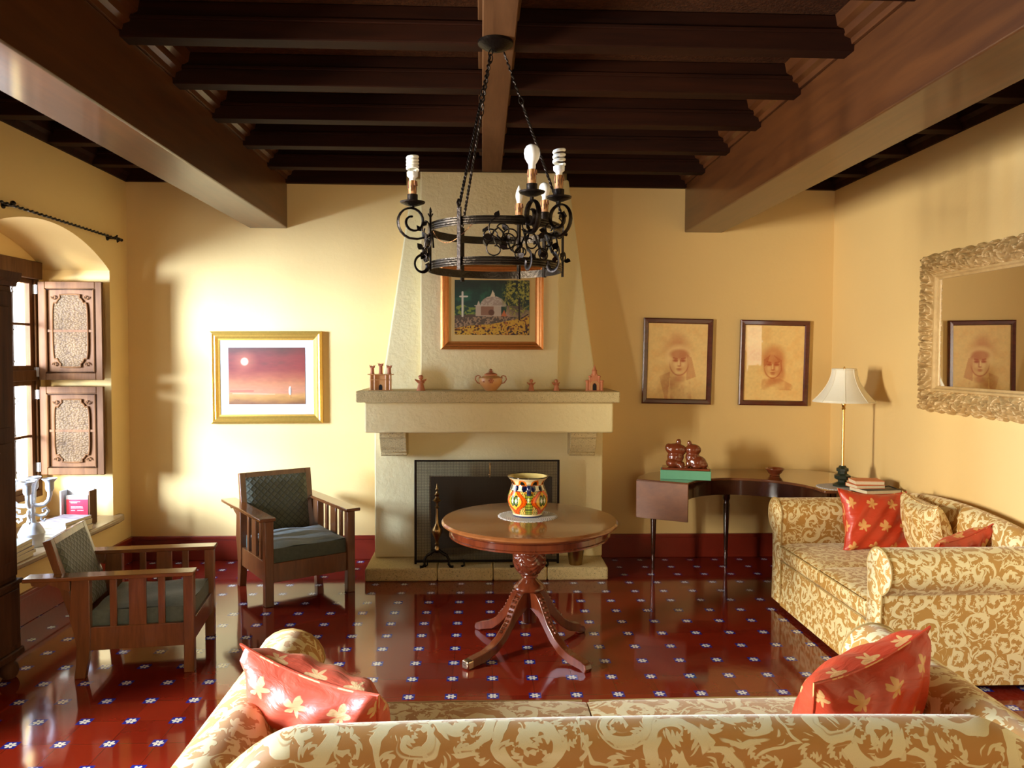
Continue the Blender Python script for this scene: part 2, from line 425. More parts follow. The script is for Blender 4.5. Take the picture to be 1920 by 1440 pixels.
    def sphere(s, c, r, nu=16, nv=10, M=None):
        r3 = r if isinstance(r, tuple) else (r, r, r)
        prof = []
        vs = []; fs = []
        for j in range(1, nv):
            a = pi*j/nv
            for i in range(nu):
                b = 2*pi*i/nu
                vs.append((c[0]+r3[0]*sin(a)*cos(b), c[1]+r3[1]*sin(a)*sin(b), c[2]+r3[2]*cos(a)))
        top = len(vs); vs.append((c[0], c[1], c[2]+r3[2])); bot = len(vs); vs.append((c[0], c[1], c[2]-r3[2]))
        for j in range(nv-2):
            for i in range(nu):
                i2 = (i+1) % nu; fs.append((j*nu+i, (j+1)*nu+i, (j+1)*nu+i2, j*nu+i2))
        for i in range(nu):
            i2 = (i+1) % nu; fs.append((top, i, i2)); fs.append((bot, (nv-2)*nu+i2, (nv-2)*nu+i))
        return s.add(vs, fs, None, M)
    def build(s, name, mat, parent=None, smooth=True, bevel=0, segs=2, angle=35, sub=0, boxuv=False, weld=False):
        me = bpy.data.meshes.new(name); me.from_pydata(s.v, [], s.f); me.update()
        bm = bmesh.new(); bm.from_mesh(me)
        if weld: bmesh.ops.remove_doubles(bm, verts=bm.verts, dist=.0004)
        bmesh.ops.recalc_face_normals(bm, faces=bm.faces)
        bm.to_mesh(me); bm.free()
        if any(u is not None for u in s.uv) and not weld:
            # recalc may flip loop order, so look uv up by vertex index
            ul = me.uv_layers.new(name='UVMap')
            for pi_, pl in enumerate(me.polygons):
                u = s.uv[pi_]
                if u is None: continue
                mp = dict(zip(s.f[pi_], u))
                for li in pl.loop_indices: ul.data[li].uv = mp[me.loops[li].vertex_index]
        elif boxuv or mat in (M_dam, M_damr, M_silk, M_silkp, M_quilt, M_seat):
            ul = me.uv_layers.new(name='UVMap')
            for pl in me.polygons:
                nx, ny, nz = abs(pl.normal.x), abs(pl.normal.y), abs(pl.normal.z)
                for li in pl.loop_indices:
                    p = me.vertices[me.loops[li].vertex_index].co
                    ul.data[li].uv = (p.x, p.y) if nz >= nx and nz >= ny else ((p.y, p.z) if nx >= ny else (p.x, p.z))
        me.materials.append(mat)
        o = bpy.data.objects.new(name, me); COL.objects.link(o)
        if parent is not None: o.parent = parent
        if smooth:
            for p in me.polygons: p.use_smooth = True
            try: me.set_sharp_from_angle(angle=radians(angle))
            except Exception: pass
        if bevel:
            b = o.modifiers.new('bevel', 'BEVEL'); b.width = bevel; b.segments = segs; b.limit_method = 'ANGLE'; b.angle_limit = radians(40)
        if sub:
            b = o.modifiers.new('sub', 'SUBSURF'); b.levels = sub; b.render_levels = sub
        return o
def tag(o, label=None, cat=None, group=None, kind=None):
    if label: o['label'] = label
    if cat: o['category'] = cat
    if group: o['group'] = group
    if kind: o['kind'] = kind
    return o
def empty(name, loc, rz=0., label=None, cat=None, group=None, kind=None, scale=None):
    o = bpy.data.objects.new(name, None); COL.objects.link(o); o.location = loc; o.rotation_euler = (0, 0, rz)
    o.empty_display_size = .05
    if scale: o.scale = scale
    return tag(o, label, cat, group, kind)
def struct(mb, name, mat, **kw):
    o = mb.build(name, mat, None, **kw); o['kind'] = 'structure'; return o
def copy_tree(o, parent=None):
    c = o.copy(); COL.objects.link(c); c.parent = parent
    for ch in [k for k in bpy.data.objects if k.parent == o]: copy_tree(ch, c)
    return c
def T(x=0, y=0, z=0): return Matrix.Translation((x, y, z))
def RX(a): return Matrix.Rotation(a, 4, 'X')
def RY(a): return Matrix.Rotation(a, 4, 'Y')
def RZ(a): return Matrix.Rotation(a, 4, 'Z')

def painted(name, mat, parent, fn, w, h, nx, ny, y=0.):
    """flat coloured sheet in the local xz plane, facing -y, painted per vertex by fn(u,v)->rgb linear arrays"""
    u, v = np.meshgrid(np.linspace(0, 1, nx+1), np.linspace(0, 1, ny+1))
    co = np.stack([(u-.5)*w, np.full_like(u, y), (v-.5)*h], -1).reshape(-1, 3)
    idx = np.arange((nx+1)*(ny+1)).reshape(ny+1, nx+1)
    fs = np.stack([idx[:-1, :-1], idx[:-1, 1:], idx[1:, 1:], idx[1:, :-1]], -1).reshape(-1, 4)
    me = bpy.data.meshes.new(name); me.from_pydata(co.tolist(), [], fs.tolist()); me.update()
    col = fn(u, v).reshape(-1, 3); col = np.clip(col, 0, 1)**2.2
    a = me.color_attributes.new('Col', 'FLOAT_COLOR', 'POINT')
    a.data.foreach_set('color', np.concatenate([col, np.ones((len(col), 1))], 1).astype(np.float32).ravel())
    me.materials.append(mat)
    o = bpy.data.objects.new(name, me); COL.objects.link(o)
    if parent is not None: o.parent = parent
    return o
# numpy painting tools (sRGB 0..1)
def vnoise(u, v, sx, sy, seed=0, oct=3):
    out = np.zeros_like(u); amp = 1; tot = 0
    for k in range(oct):
        rng = np.random.RandomState(seed+k*17); nx = int(sx*2**k)+2; ny = int(sy*2**k)+2
        g = rng.rand(ny+1, nx+1); x = np.clip(u, 0, .9999)*(nx-1); y = np.clip(v, 0, .9999)*(ny-1)
        xi = x.astype(int); yi = y.astype(int); fx = x-xi; fy = y-yi; fx = fx*fx*(3-2*fx); fy = fy*fy*(3-2*fy)
        a = g[yi, xi]*(1-fx)+g[yi, xi+1]*fx; b = g[yi+1, xi]*(1-fx)+g[yi+1, xi+1]*fx
        out += amp*(a*(1-fy)+b*fy); tot += amp; amp *= .55
    return out/tot
def ss(x, a, b): t = np.clip((x-a)/(b-a), 0, 1); return t*t*(3-2*t)
def blend(c, m, col): return c*(1-m[..., None])+np.array(col)*m[..., None]
def seg(u, v, x0, y0, x1, y1, w, s=.004):
    dx, dy = x1-x0, y1-y0; t = np.clip(((u-x0)*dx+(v-y0)*dy)/(dx*dx+dy*dy+1e-9), 0, 1)
    return 1-ss(np.hypot(u-x0-t*dx, v-y0-t*dy), w-s, w+s)
def ell(u, v, cx, cy, rx, ry, s=.08): return 1-ss(np.hypot((u-cx)/rx, (v-cy)/ry), 1-s, 1+s)
def poly(u, v, pts, s=None):
    ins = np.zeros(u.shape, bool); n = len(pts)
    for i in range(n):
        x0, y0 = pts[i]; x1, y1 = pts[(i+1) % n]
        c = ((y0 > v) != (y1 > v)) & (u < (x1-x0)*(v-y0)/((y1-y0)+1e-12)+x0); ins ^= c
    return ins.astype(float)

# ================================================================== ROOM
XL, XR, YB, YF, ZC = -2.88, 2.96, 6.4, -3.2, 3.25
mb = MB().box(XL-.7, XR+.3, YF-.3, YB+.3, -.12, 0); struct(mb, 'floor', M_floor, smooth=False)
mb = MB().box(XL-.7, XR+.3, YF-.3, YB+.3, ZC, ZC+.12); struct(mb, 'ceiling', M_deck, smooth=False)
mb = MB().box(XL-.7, XR+.3, YB, YB+.3, 0, ZC); struct(mb, 'wall_back', M_wall, smooth=False)
mb = MB().box(XR, XR+.3, YF-.3, YB, 0, ZC); struct(mb, 'wall_right', M_wall, smooth=False)
# rear wall with a garden door opening
mb = MB().holed([(XL-.7, 0), (XR, 0), (XR, ZC), (XL-.7, ZC)], [[(-.35, .02), (.95, .02), (.95, 2.4), (-.35, 2.4)]], YF-.3, YF, 'y')
struct(mb, 'wall_front', M_wall, smooth=False)
dr = empty('door_1', (.3, YF-.15, 0), kind='structure')
for sx_ in (-1, 1):
    m = MB(); m.box(-.0, .06, -.03, .03, .03, 2.36, T(sx_*.615-.03)); m.build('door_frame', M_shut, dr, bevel=.004)
MB().box(-.645, .645, -.03, .03, 2.33, 2.39).build('door_frame', M_shut, dr, bevel=.004)
MB().box(-.03, .03, -.025, .025, .03, 2.33).build('door_stile', M_shut, dr, bevel=.004)
# left wall: inner skin with two arched niches, outer skin with rectangular windows
def arch(yc, hw, zb, zs, za, n=28):
    sag = za-zs; R = (hw*hw+sag*sag)/(2*sag); zc = za-R; a0 = math.asin(hw/R)
    return [(yc-hw, zb), (yc+hw, zb)]+[(yc+R*sin(a0-2*a0*k/n), zc+R*cos(a0-2*a0*k/n)) for k in range(n+1)]
N1 = arch(5.25, .85, .43, 2.343, 2.58); N2 = arch(2.15, .72, .43, 2.343, 2.55)
mb = MB().holed([(YF, 0), (YB, 0), (YB, ZC), (YF, ZC)], [N1, N2], XL-.5, XL, 'x')
WZ0, WZ1 = .61, 2.34
mb.holed([(YF, 0), (YB, 0), (YB, ZC), (YF, ZC)], [[(4.46, WZ0), (6.02, WZ0), (6.02, WZ1), (4.46, WZ1)], [(1.7, WZ0), (2.85, WZ0), (2.85, WZ1), (1.7, WZ1)]], XL-.66, XL-.5, 'x')
struct(mb, 'wall_left', M_wall, angle=20)
# baseboards
def bboard(name, polyf):
    m = MB(); polyf(m); struct(m, name, M_baseb, smooth=False, bevel=.004)
bboard('baseboard_back', lambda m: (m.box(XL, -.84, YB-.02, YB, 0, .17), m.box(XL, -.84, YB-.028, YB, .17, .2), m.box(.965, XR, YB-.02, YB, 0, .17), m.box(.965, XR, YB-.028, YB, .17, .2)))
bboard('baseboard_left', lambda m: (m.box(XL, XL+.02, YF, YB-.03, 0, .17), m.box(XL, XL+.028, YF, YB-.03, .17, .2)))
bboard('baseboard_right', lambda m: (m.box(XR-.02, XR, YF, YB-.03, 0, .17), m.box(XR-.028, XR, YF, YB-.03, .17, .2)))

# ceiling timbers
k = 0
def trim(m, mat, **kw):
    global k
    k += 1; return struct(m, 'trim_%d' % k, mat, **kw)
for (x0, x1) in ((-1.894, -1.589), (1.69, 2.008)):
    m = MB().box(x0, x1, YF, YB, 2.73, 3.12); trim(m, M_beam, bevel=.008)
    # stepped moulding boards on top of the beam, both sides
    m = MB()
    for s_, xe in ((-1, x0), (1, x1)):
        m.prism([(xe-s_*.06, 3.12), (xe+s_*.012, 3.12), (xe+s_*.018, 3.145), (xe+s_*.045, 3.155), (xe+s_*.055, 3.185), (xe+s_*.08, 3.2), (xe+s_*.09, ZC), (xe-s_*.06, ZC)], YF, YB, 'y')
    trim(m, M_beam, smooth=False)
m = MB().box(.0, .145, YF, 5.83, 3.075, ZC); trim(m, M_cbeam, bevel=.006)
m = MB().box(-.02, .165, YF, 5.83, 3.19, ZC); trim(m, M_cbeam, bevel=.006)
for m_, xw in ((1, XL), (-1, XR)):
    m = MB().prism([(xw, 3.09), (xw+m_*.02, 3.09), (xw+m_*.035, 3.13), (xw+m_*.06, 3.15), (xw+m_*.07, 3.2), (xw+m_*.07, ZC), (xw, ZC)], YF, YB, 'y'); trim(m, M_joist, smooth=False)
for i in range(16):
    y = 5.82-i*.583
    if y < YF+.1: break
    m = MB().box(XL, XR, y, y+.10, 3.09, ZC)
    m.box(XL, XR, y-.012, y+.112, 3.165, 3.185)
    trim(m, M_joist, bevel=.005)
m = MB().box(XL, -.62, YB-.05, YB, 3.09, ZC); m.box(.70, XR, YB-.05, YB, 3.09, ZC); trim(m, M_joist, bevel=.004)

# ------------------------------------------------------------------ window_1 (visible niche)
win = empty('window_1', (XL-.52, 5.24, WZ0), kind='structure')
# local: x toward room, y along wall, z up ; opening y -.78...78, z 0..1.73
def fr(m, y0, y1, z0, z1, x0=-.05, x1=.03): m.box(x0, x1, y0, y1, z0, z1)
m = MB(); fr(m, -.78, .78, 1.65, 1.78, -.05, .06); m.build('window_head', M_shut, win, bevel=.006)
m = MB(); fr(m, -.78, .78, -.0, .05); m.build('window_frame', M_shut, win, bevel=.004)
for y in (-.755, .755):
    m = MB(); fr(m, y-.025, y+.025, .05, 1.65); m.build('window_frame', M_shut, win, bevel=.004)
m = MB(); fr(m, -.73, .73, .885, .965, -.04, .03); m.build('window_transom', M_shut, win, bevel=.004)
for (z0, z1) in ((.05, .885), (.965, 1.65)):
    for (y0, y1) in ((-.73, 0), (0, .73)):
        sa = MB()
        fr(sa, y0, y0+.04, z0, z1, -.03, .01); fr(sa, y1-.04, y1, z0, z1, -.03, .01)
        fr(sa, y0+.04, y1-.04, z0, z0+.035, -.03, .01); fr(sa, y0+.04, y1-.04, z1-.035, z1, -.03, .01)
        zm = (z0+z1)/2; fr(sa, y0+.04, y1-.04, zm-.009, zm+.009, -.02, .005)
        so = sa.build('window_sash', M_shut, win, bevel=.003)
        MB().box(-.012, -.008, y0+.04, y1-.04, z0+.035, z1-.035).build('pane', M_glass, so, smooth=False)
# wrought grille outside
g = MB()
for row in range(6):
    for col_ in range(9):
        cy = -.66+col_*.165; cz = .16+row*.28
        for sgn in (1, -1):
            pts = []
            for q in range(16):
                a = q/15*4.2; rr = .012+.045*q/15
                pts.append((-.10, cy+sgn*(.03+rr*cos(a)), cz+sgn*(rr*sin(a))))
            g.tube(pts, .0022, 5)
for z in (.02, 1.7): g.tube([(-.10, -.8, z), (-.10, .8, z)], .008, 6)
for i in range(5): g.tube([(-.10, -.66+i*.33, 0), (-.10, -.66+i*.33, 1.72)], .0045, 6)
g.build('window_grille', M_iron, win)
# sill: slab in the niche with a rounded nose overhanging the room
m = MB()
pts = [(-.5, 4.4), (.0, 4.4), (0, 4.3), (.06, 4.32), (.10, 4.38)]+[(.10, 4.45+(6.0-4.45)*t/10) for t in range(11)]+[(.085, 6.10), (.05, 6.17), (0, 6.2), (0, 6.1), (-.5, 6.1)]
m.prism([(XL+x, y) for x, y in pts], .395, .435, 'z')
for i_ in range(len(m.v)): p = m.v[i_]; m.v[i_] = (p[0]-win.location.x, p[1]-win.location.y, p[2]-win.location.z)
m.build('window_sill', M_sill, win, bevel=.012, segs=3)
# shutters opened flat against the far jamb
def shutter(z0, z1, hinge_y, ysgn):
    L = .475; H = z1-z0; cx = .045
    root = MB()
    yy = hinge_y
    m = MB(); st = .052
    m.box(cx, cx+st, yy-.014, yy+.014, z0, z1); m.box(cx+L-st, cx+L, yy-.014, yy+.014, z0, z1)
    m.box(cx+st, cx+L-st, yy-.014, yy+.014, z0, z0+st); m.box(cx+st, cx+L-st, yy-.014, yy+.014, z1-st, z1)
    so = m.build('window_shutter', M_shut, win, bevel=.005)
    # raised moulding inside frame
    m = MB(); a, b, c_, d = cx+st, cx+L-st, z0+st, z1-st
    m.tube([(a+.008, yy-.016, c_+.008), (b-.008, yy-.016, c_+.008), (b-.008, yy-.016, d-.008), (a+.008, yy-.016, d-.008)], .009, 6, closed=True)
    m.box(a, b, yy-.004, yy+.010, c_, d)
    m.build('shutter_panel', M_shut, so)
    # tooled centre with scrolled border
    mx_, mz = (a+b)/2, (c_+d)/2; hw, hh = (b-a)/2-.055, (d-c_)/2-.045
    out = []
    for q in range(64):
        t = 2*pi*q/64; ex = abs(cos(t))**.45*(1 if cos(t) > 0 else -1); ez = abs(sin(t))**.45*(1 if sin(t) > 0 else -1)
        cornr = .0
        if abs(ex) > .62 and abs(ez) > .8: cornr = .018
        out.append((mx_+ex*(hw-cornr), mz+ez*(hh-cornr)))
    m = MB(); m.prism(out, yy-.012, yy-.004, 'y'); m.build('tooled_panel', M_tool, so)
    m = MB(); m.tube([(p[0], yy-.014, p[1]) for p in out], .006, 6, closed=True)
    for sx_ in (-1, 1):
        for sz_ in (-1, 1):
            ccx, ccz = mx_+sx_*(hw-.012), mz+sz_*(hh-.02)
            m.tube([(ccx+sx_*(.004+.0022*q)*cos(q*.8), yy-.014, ccz+sz_*(.004+.0022*q)*sin(q*.8)) for q in range(9)], .0045, 6)
            m.sphere((ccx-sx_*.045, yy-.014, ccz+sz_*.016), .007, 8, 6)
    m.box(a, b, yy-.0145, yy-.011, mz-.009, mz+.009)
    m.build('scroll_border', M_tool if False else M_shut, so)
    for zz in (z0+.06, z1-.06):
        m = MB(); m.box(cx-.055, cx+.0, yy-.018, yy-.012, zz-.035, zz+.035); m.tube([(cx-.01, yy-.02, zz-.035), (cx-.01, yy-.02, zz+.035)], .006, 8)
        m.build('hinge', M_card, so)
shutter(1.50-WZ0, 2.245-WZ0, .745, 1)
shutter(.775-WZ0, 1.45-WZ0, .745, 1)
for z0, z1 in ((.885, 1.65), (.12, .83)):
    m = MB(); m.box(.045, .52, -.76, -.73, z0, z1); m.build('window_shutter', M_shut, win, bevel=.005)
# window_2 further along the left wall
w2 = empty('window_2', (XL-.55, 2.275, WZ0), kind='structure')
m = MB(); fr(m, -.575, .575, 0, .05); fr(m, -.575, .575, 1.68, 1.73); fr(m, -.575, -.53, .05, 1.68); fr(m, .53, .575, .05, 1.68); fr(m, -.03, .03, .05, 1.68)
m.build('window_frame', M_shut, w2, bevel=.004)
m = MB(); m.prism([(XL-.5-w2.location.x, 1.43-2.275), (XL+.06-w2.location.x, 1.43-2.275), (XL+.06-w2.location.x, 2.87-2.275), (XL-.5-w2.location.x, 2.87-2.275)], .395-WZ0, .435-WZ0, 'z'); m.build('window_sill', M_sill, w2, bevel=.01)

# ------------------------------------------------------------------ curtain rod
rod = empty('curtain_rod', (XL+.06, 5.2, 2.59), 0, 'thin twisted black iron curtain rod above the arched window niche', 'curtain rod')
m = MB(); pts = []
for i in range(180):
    y = -1.0+i*1.9/179; a = i*1.3; pts.append((.004*cos(a), y, .004*sin(a)))
m.tube(pts, .0075, 6); m.build('rod', M_iron, rod)
m = MB(); m.sphere((0, .93, 0), (.014, .035, .014)); m.tube([(0, .86, 0), (.012, .88, .02), (0, .9, .012), (-.01, .93, -.022), (.005, .95, 0)], .006); m.lathe([(.0, 0), (.013, .004), (.005, .02), (.012, .03), (.0, .04)], 8, M=T(0, .95, 0) @ RX(-pi/2))
m.build('finial', M_iron, rod)
for y in (-.42, .87):
    m = MB(); m.tube([(-.06, y, 0), (0, y, -.002)], .007); m.sphere((0, y, .012 if y < 0 else 0), .017 if y < 0 else .012, 10, 8); m.lathe([(.02, 0), (.02, .006)], 12, M=T(-.06, y, 0) @ RY(pi/2)); m.build('bracket', M_iron, rod)

# ================================================================== FIREPLACE
fp = empty('fireplace', (.07, 6.4, 0), 0, 'cream plastered fireplace with tapering hood and rough stone mantel shelf', 'fireplace')
def L(x, y, z): return (x-.07, y-6.4, z)
def bx(m, x0, x1, y0, y1, z0, z1): m.box(x0-.07, x1-.07, y0-6.4, y1-6.4, z0, z1); return m
# hood: tapering wings
m = MB()
vb = [L(-.785, 6.04, 1.43), L(.915, 6.04, 1.43), L(.915, 6.4, 1.43), L(-.785, 6.4, 1.43)]
vt = [L(-.545, 6.16, 3.10), L(.69, 6.16, 3.10), L(.69, 6.4, 3.10), L(-.545, 6.4, 3.10)]
m.add(vb+vt, [(3, 2, 1, 0), (4, 5, 6, 7), (0, 1, 5, 4), (1, 2, 6, 5), (2, 3, 7, 6), (3, 0, 4, 7)])
m.build('hood', M_wallf, fp, bevel=.015, segs=3)
m = bx(MB(), -.472, .6, 5.96, 6.18, 1.43, ZC); m.build('chimney_breast', M_wallf, fp, bevel=.012, segs=3)
m = bx(MB(), -.926, 1.035, 5.70, 6.38, 1.347, 1.432); m.build('mantel_shelf', M_stone, fp, bevel=.008, segs=2)
m = bx(MB(), -.872, .995, 5.755, 6.4, 1.117, 1.347); m.build('lintel', M_wallf, fp, bevel=.014, segs=3)
OX0, OX1, OZ = -.40, .565, .74
m = MB().holed([(-.838-.07, .1), (OX0-.07, .1), (OX0-.07, OZ), (OX1-.07, OZ), (OX1-.07, .1), (.964-.07, .1), (.964-.07, 1.117), (-.838-.07, 1.117)], [], 6.05-6.4, 0, 'y')
m.build('surround', M_wallf, fp, bevel=.012, segs=3)
m = MB()
bx(m, OX0-.001, OX1+.001, 6.36, 6.395, .1, OZ+.001); bx(m, OX0-.002, OX0+.006, 6.10, 6.39, .1, OZ); bx(m, OX1-.006, OX1+.002, 6.10, 6.39, .1, OZ); bx(m, OX0, OX1, 6.10, 6.39, OZ-.006, OZ+.002)
m.build('firebox', M_soot, fp, smooth=False)
for x0 in (-.772, .682):
    m = MB(); pr = [(6.06, .922), (5.93, .922), (5.915, .935), (5.93, .950), (5.905, .955), (5.90, .972)]
    pr += [(5.905-.055*(i/10)**.6, .972+.09*(i/10)) for i in range(1, 11)]
    pr += [(5.845, 1.068), (5.835, 1.075), (5.835, 1.117), (6.06, 1.117)]
    m.prism([(y-6.4, z) for y, z in pr], x0-.07, x0-.07+.2, 'x'); m.build('corbel', M_stone, fp, bevel=.004)
# hearth of four rounded stones
m = MB(); xs = [-.872, -.33, .09, .50, .965]
for a, b in zip(xs[:-1], xs[1:]): bx(m, a+.0015, b-.0015, 5.735, 6.4, 0, .1)
m.build('hearth', M_stone, fp, bevel=.016, segs=4)

# fire screen
fs = empty('fire_screen', (.045, 5.86, .1), 0, 'black wire mesh fire screen in an iron frame on the hearth', 'fire screen')
w_, h_ = 1.11, .80
m = MB()
m.box(-w_/2, -w_/2+.018, -.012, .012, 0, h_); m.box(w_/2-.018, w_/2, -.012, .012, 0, h_); m.box(-w_/2, w_/2, -.012, .012, h_-.012, h_); m.box(-w_/2, w_/2, -.012, .012, .012, .03)
m.build('screen_frame', M_iron, fs, bevel=.003)
MB().grid(lambda a, b: (-w_/2+.018+a*(w_-.036), 0, .03+b*(h_-.042)), 1, 1).build('mesh', M_mesh, fs, smooth=False)
m = MB(); m.tube([(.02, -.018, h_-.02), (.02, -.026, h_-.07), (.02, -.018, h_-.13)], .006); m.sphere((.02, -.022, h_-.03), .010, 10, 6); m.sphere((.02, -.022, h_-.11), .010, 10, 6); m.build('pull_handle', M_brassd, fs)
for x in (-.46, -.18, .30, .46):
    m = MB(); m.tube([(x, 0, .03), (x+.004, -.03, .03), (x+.006, -.06, .006), (x-.01, -.09, .005)], [.007, .007, .006, .01]); m.build('screen_foot', M_iron, fs)
# andirons (left one fully seen, right one behind the table)
def andiron(x, label):
    r = empty('andiron', (x, 5.80, .1), 0, label, 'andiron')
    m = MB(); m.lathe([(.0, .12), (.02, .125), (.018, .14), (.010, .155), (.018, .17), (.011, .18), (.014, .20), (.030, .235), (.040, .26), (.038, .285), (.022, .305), (.013, .33), (.010, .40), (.008, .44), (.018, .45), (.009, .46), (.009, .475), (.012, .485), (.034, .50), (.018, .515), (.012, .53), (.019, .545), (.009, .56), (.007, .575), (.012, .585), (.006, .60), (.004, .625), (.0, .63)], 20)
    m.build('finial_post', M_brassd, r)
    m = MB()
    for s_ in (-1, 1): m.tube([(0, 0, .13), (s_*.03, -.01, .11), (s_*.075, -.02, .085), (s_*.095, -.025, .05), (s_*.09, -.03, .02), (s_*.105, -.045, .006), (s_*.125, -.05, .006)], [.014, .012, .011, .010, .010, .011, .013], 8)
    m.sphere((0, 0, .115), (.02, .016, .02), 12, 8)
    m.build('andiron_feet', M_iron, r); return r
andiron(-.335, 'brass finial andiron standing at the left side of the hearth')
andiron(.345, 'brass finial andiron on the hearth, mostly hidden behind the round table top')
bk = MB().lathe([(.0, 0), (.050, 0), (.052, .004), (.068, .15), (.071, .155), (.071, .165), (.066, .165), (.048, .01), (0, .01)], 32)
o = bk.build('bucket', M_brassd, None); o.location = (.725, 5.83, .1); tag(o, 'small tapered metal bucket on the right side of the hearth', 'bucket')

# ================================================================== MANTEL ORNAMENTS
MZ = 1.432
# left castle
c1 = empty('ceramic_castle', (-.755, 5.80, MZ), 0, 'terracotta castle ornament with three crowned towers at the left end of mantel', 'ornament')
m = MB(); m.box(-.088, .088, -.03, .03, 0, .006)
m.box(-.078, .078, -.012, .03, .006, .118); m.box(-.095, .095, -.035, .035, .118, .124); m.box(-.08, .08, -.026, .03, .078, .084)
m.build('castle_body', M_terral, c1, bevel=.002)
for x in (-.072, -.042, .042, .072): MB().lathe([(.008, .006), (.0075, .118)], 10, (x, -.018, 0)).build('column', M_terral, c1)
MB().prism([(-.013, .006), (.013, .006), (.013, .03), (.009, .042), (0, .047), (-.009, .042), (-.013, .03)], -.0135, -.011, 'y').build('doorway', M_dark, c1, smooth=False)
for x, h in ((-.063, .06), (0, .078), (.063, .06)):
    m = MB(); m.lathe([(.018, .124), (.014, .135), (.013, .124+h*.75), (.017, .124+h*.78), (.017, .124+h*.84), (.010, .124+h)], 12, (x, 0, 0))
    for a in range(4): m.lathe([(.007, 0), (.001, .022)], 6, M=T(x, 0, .124+h*.82) @ RZ(a*pi/2+.6) @ T(.014, 0, 0) @ RY(.5))
    m.build('tower', M_terra, c1)
# right church castle
c2 = empty('ceramic_castle', (.855, 5.80, MZ), 0, 'dark red terracotta castle ornament with central spire at the right end of mantel', 'ornament')
m = MB(); m.box(-.068, .068, -.03, .03, 0, .006)
m.prism([(-.045, .006), (.045, .006), (.045, .075), (.03, .1), (.022, .13), (-.022, .13), (-.03, .1), (-.045, .075)], -.015, .025, 'y')
m.build('castle_body', M_terra, c2, bevel=.003)
for x, h, r_ in ((-.055, .078, .012), (.055, .078, .012), (-.034, .112, .010), (.034, .112, .010)):
    m = MB(); m.lathe([(r_, .006), (r_*.9, h-.01), (r_*1.35, h-.006), (r_*1.35, h+.002), (r_*.4, h+.006)], 10, (x, -.008, 0)); m.build('tower', M_terra, c2)
m = MB(); m.lathe([(.020, .12), (.018, .15), (.022, .152), (.014, .165), (.006, .185), (.001, .2)], 12, (0, 0, 0)); m.build('spire', M_terra, c2)
m = MB()
for q in range(3): m.tube([(.02+.006*q, -.017-.002*(2-q), .006)]+[((.02+.006*q)*cos(a*pi/8), -.017-.002*(2-q), .045+(.02+.006*q)*sin(a*pi/8)) for a in range(9)]+[(-.02-.006*q, -.017-.002*(2-q), .006)], .0025, 5)
m.build('door_arch', M_terral, c2)
MB().prism([(-.014, .006), (.014, .006), (.014, .042), (.008, .055), (0, .059), (-.008, .055), (-.014, .042)], -.0175, -.0155, 'y').build('doorway', M_dark, c2, smooth=False)
# angels
def angel(x, h, label, tilt=0):
    r = empty('angel_figurine', (x, 5.79, MZ), tilt, label, 'figurine', 'terracotta angels on the mantel'); s_ = h/.1
    m = MB(); m.lathe([(.0, 0), (.030*s_, 0), (.024*s_, .015*s_), (.016*s_, .045*s_), (.013*s_, .062*s_), (.005*s_, .072*s_), (.0, .073*s_)], 14); m.build('gown', M_terra, r)
    m = MB(); m.sphere((0, 0, .084*s_), .0155*s_, 12, 8); m.sphere((0, .004, .088*s_), (.016*s_, .015*s_, .013*s_), 10, 8); m.build('head', M_terra, r)
    for q in (-1, 1):
        m = MB(); m.prism([(q*.008*s_, .045*s_), (q*.02*s_, .05*s_), (q*.036*s_, .066*s_), (q*.038*s_, .076*s_), (q*.022*s_, .070*s_), (q*.008*s_, .066*s_)], .006, .011, 'y'); m.build('wing', M_terra, r, bevel=.001)
    m = MB()
    for q in (-1, 1): m.tube([(q*.014*s_, 0, .06*s_), (q*.018*s_, -.012*s_, .05*s_), (0, -.02*s_, .054*s_)], .004*s_, 6)
    m.build('arms', M_terra, r)
angel(-.455, .118, 'taller terracotta angel figurine beside the left castle on mantel', .3)
angel(.375, .088, 'small terracotta angel just right of the lidded pot')
angel(.565, .088, 'small terracotta angel with praying arms, nearer the right castle', .35)
# lidded pot
pt = empty('lidded_pot', (.07, 5.80, MZ), 0, 'round orange clay tureen with two looped handles in the middle of mantel', 'pot')
MB().lathe([(.0, 0), (.038, 0), (.055, .018), (.078, .045), (.088, .07), (.084, .095), (.062, .112), (.046, .116), (.046, .12), (0, .12)], 32).build('body', M_terral, pt)
m = MB(); m.lathe([(.048, .118), (.050, .124), (.035, .133), (.018, .138), (.008, .14), (.012, .145), (.022, .149), (.006, .153), (.006, .157), (.015, .160), (.004, .164), (0, .17)], 24); m.build('lid', M_terra, pt)
for q in (-1, 1):
    m = MB(); m.tube([(q*.078, 0, .055), (q*.10, 0, .06), (q*.118, 0, .085), (q*.112, 0, .108), (q*.095, 0, .116), (q*.08, 0, .108), (q*.082, 0, .096), (q*.09, 0, .098)], [.004, .004, .004, .004, .004, .004, .005, .005], 8); m.build('handle', M_terra, pt)
m = MB(); m.lathe([(.016, 0), (.012, .006), (.005, .008), (0, .012)], 10, M=T(0, -.082, .078) @ RX(pi/2))
for a in range(6): m.sphere((.014*cos(a*pi/3), -.086, .078+.014*sin(a*pi/3)), .007, 8, 6)
m.sphere((-.05, -.068, .07), (.012, .006, .006), 8, 6); m.build('flower_relief', M_terra, pt)

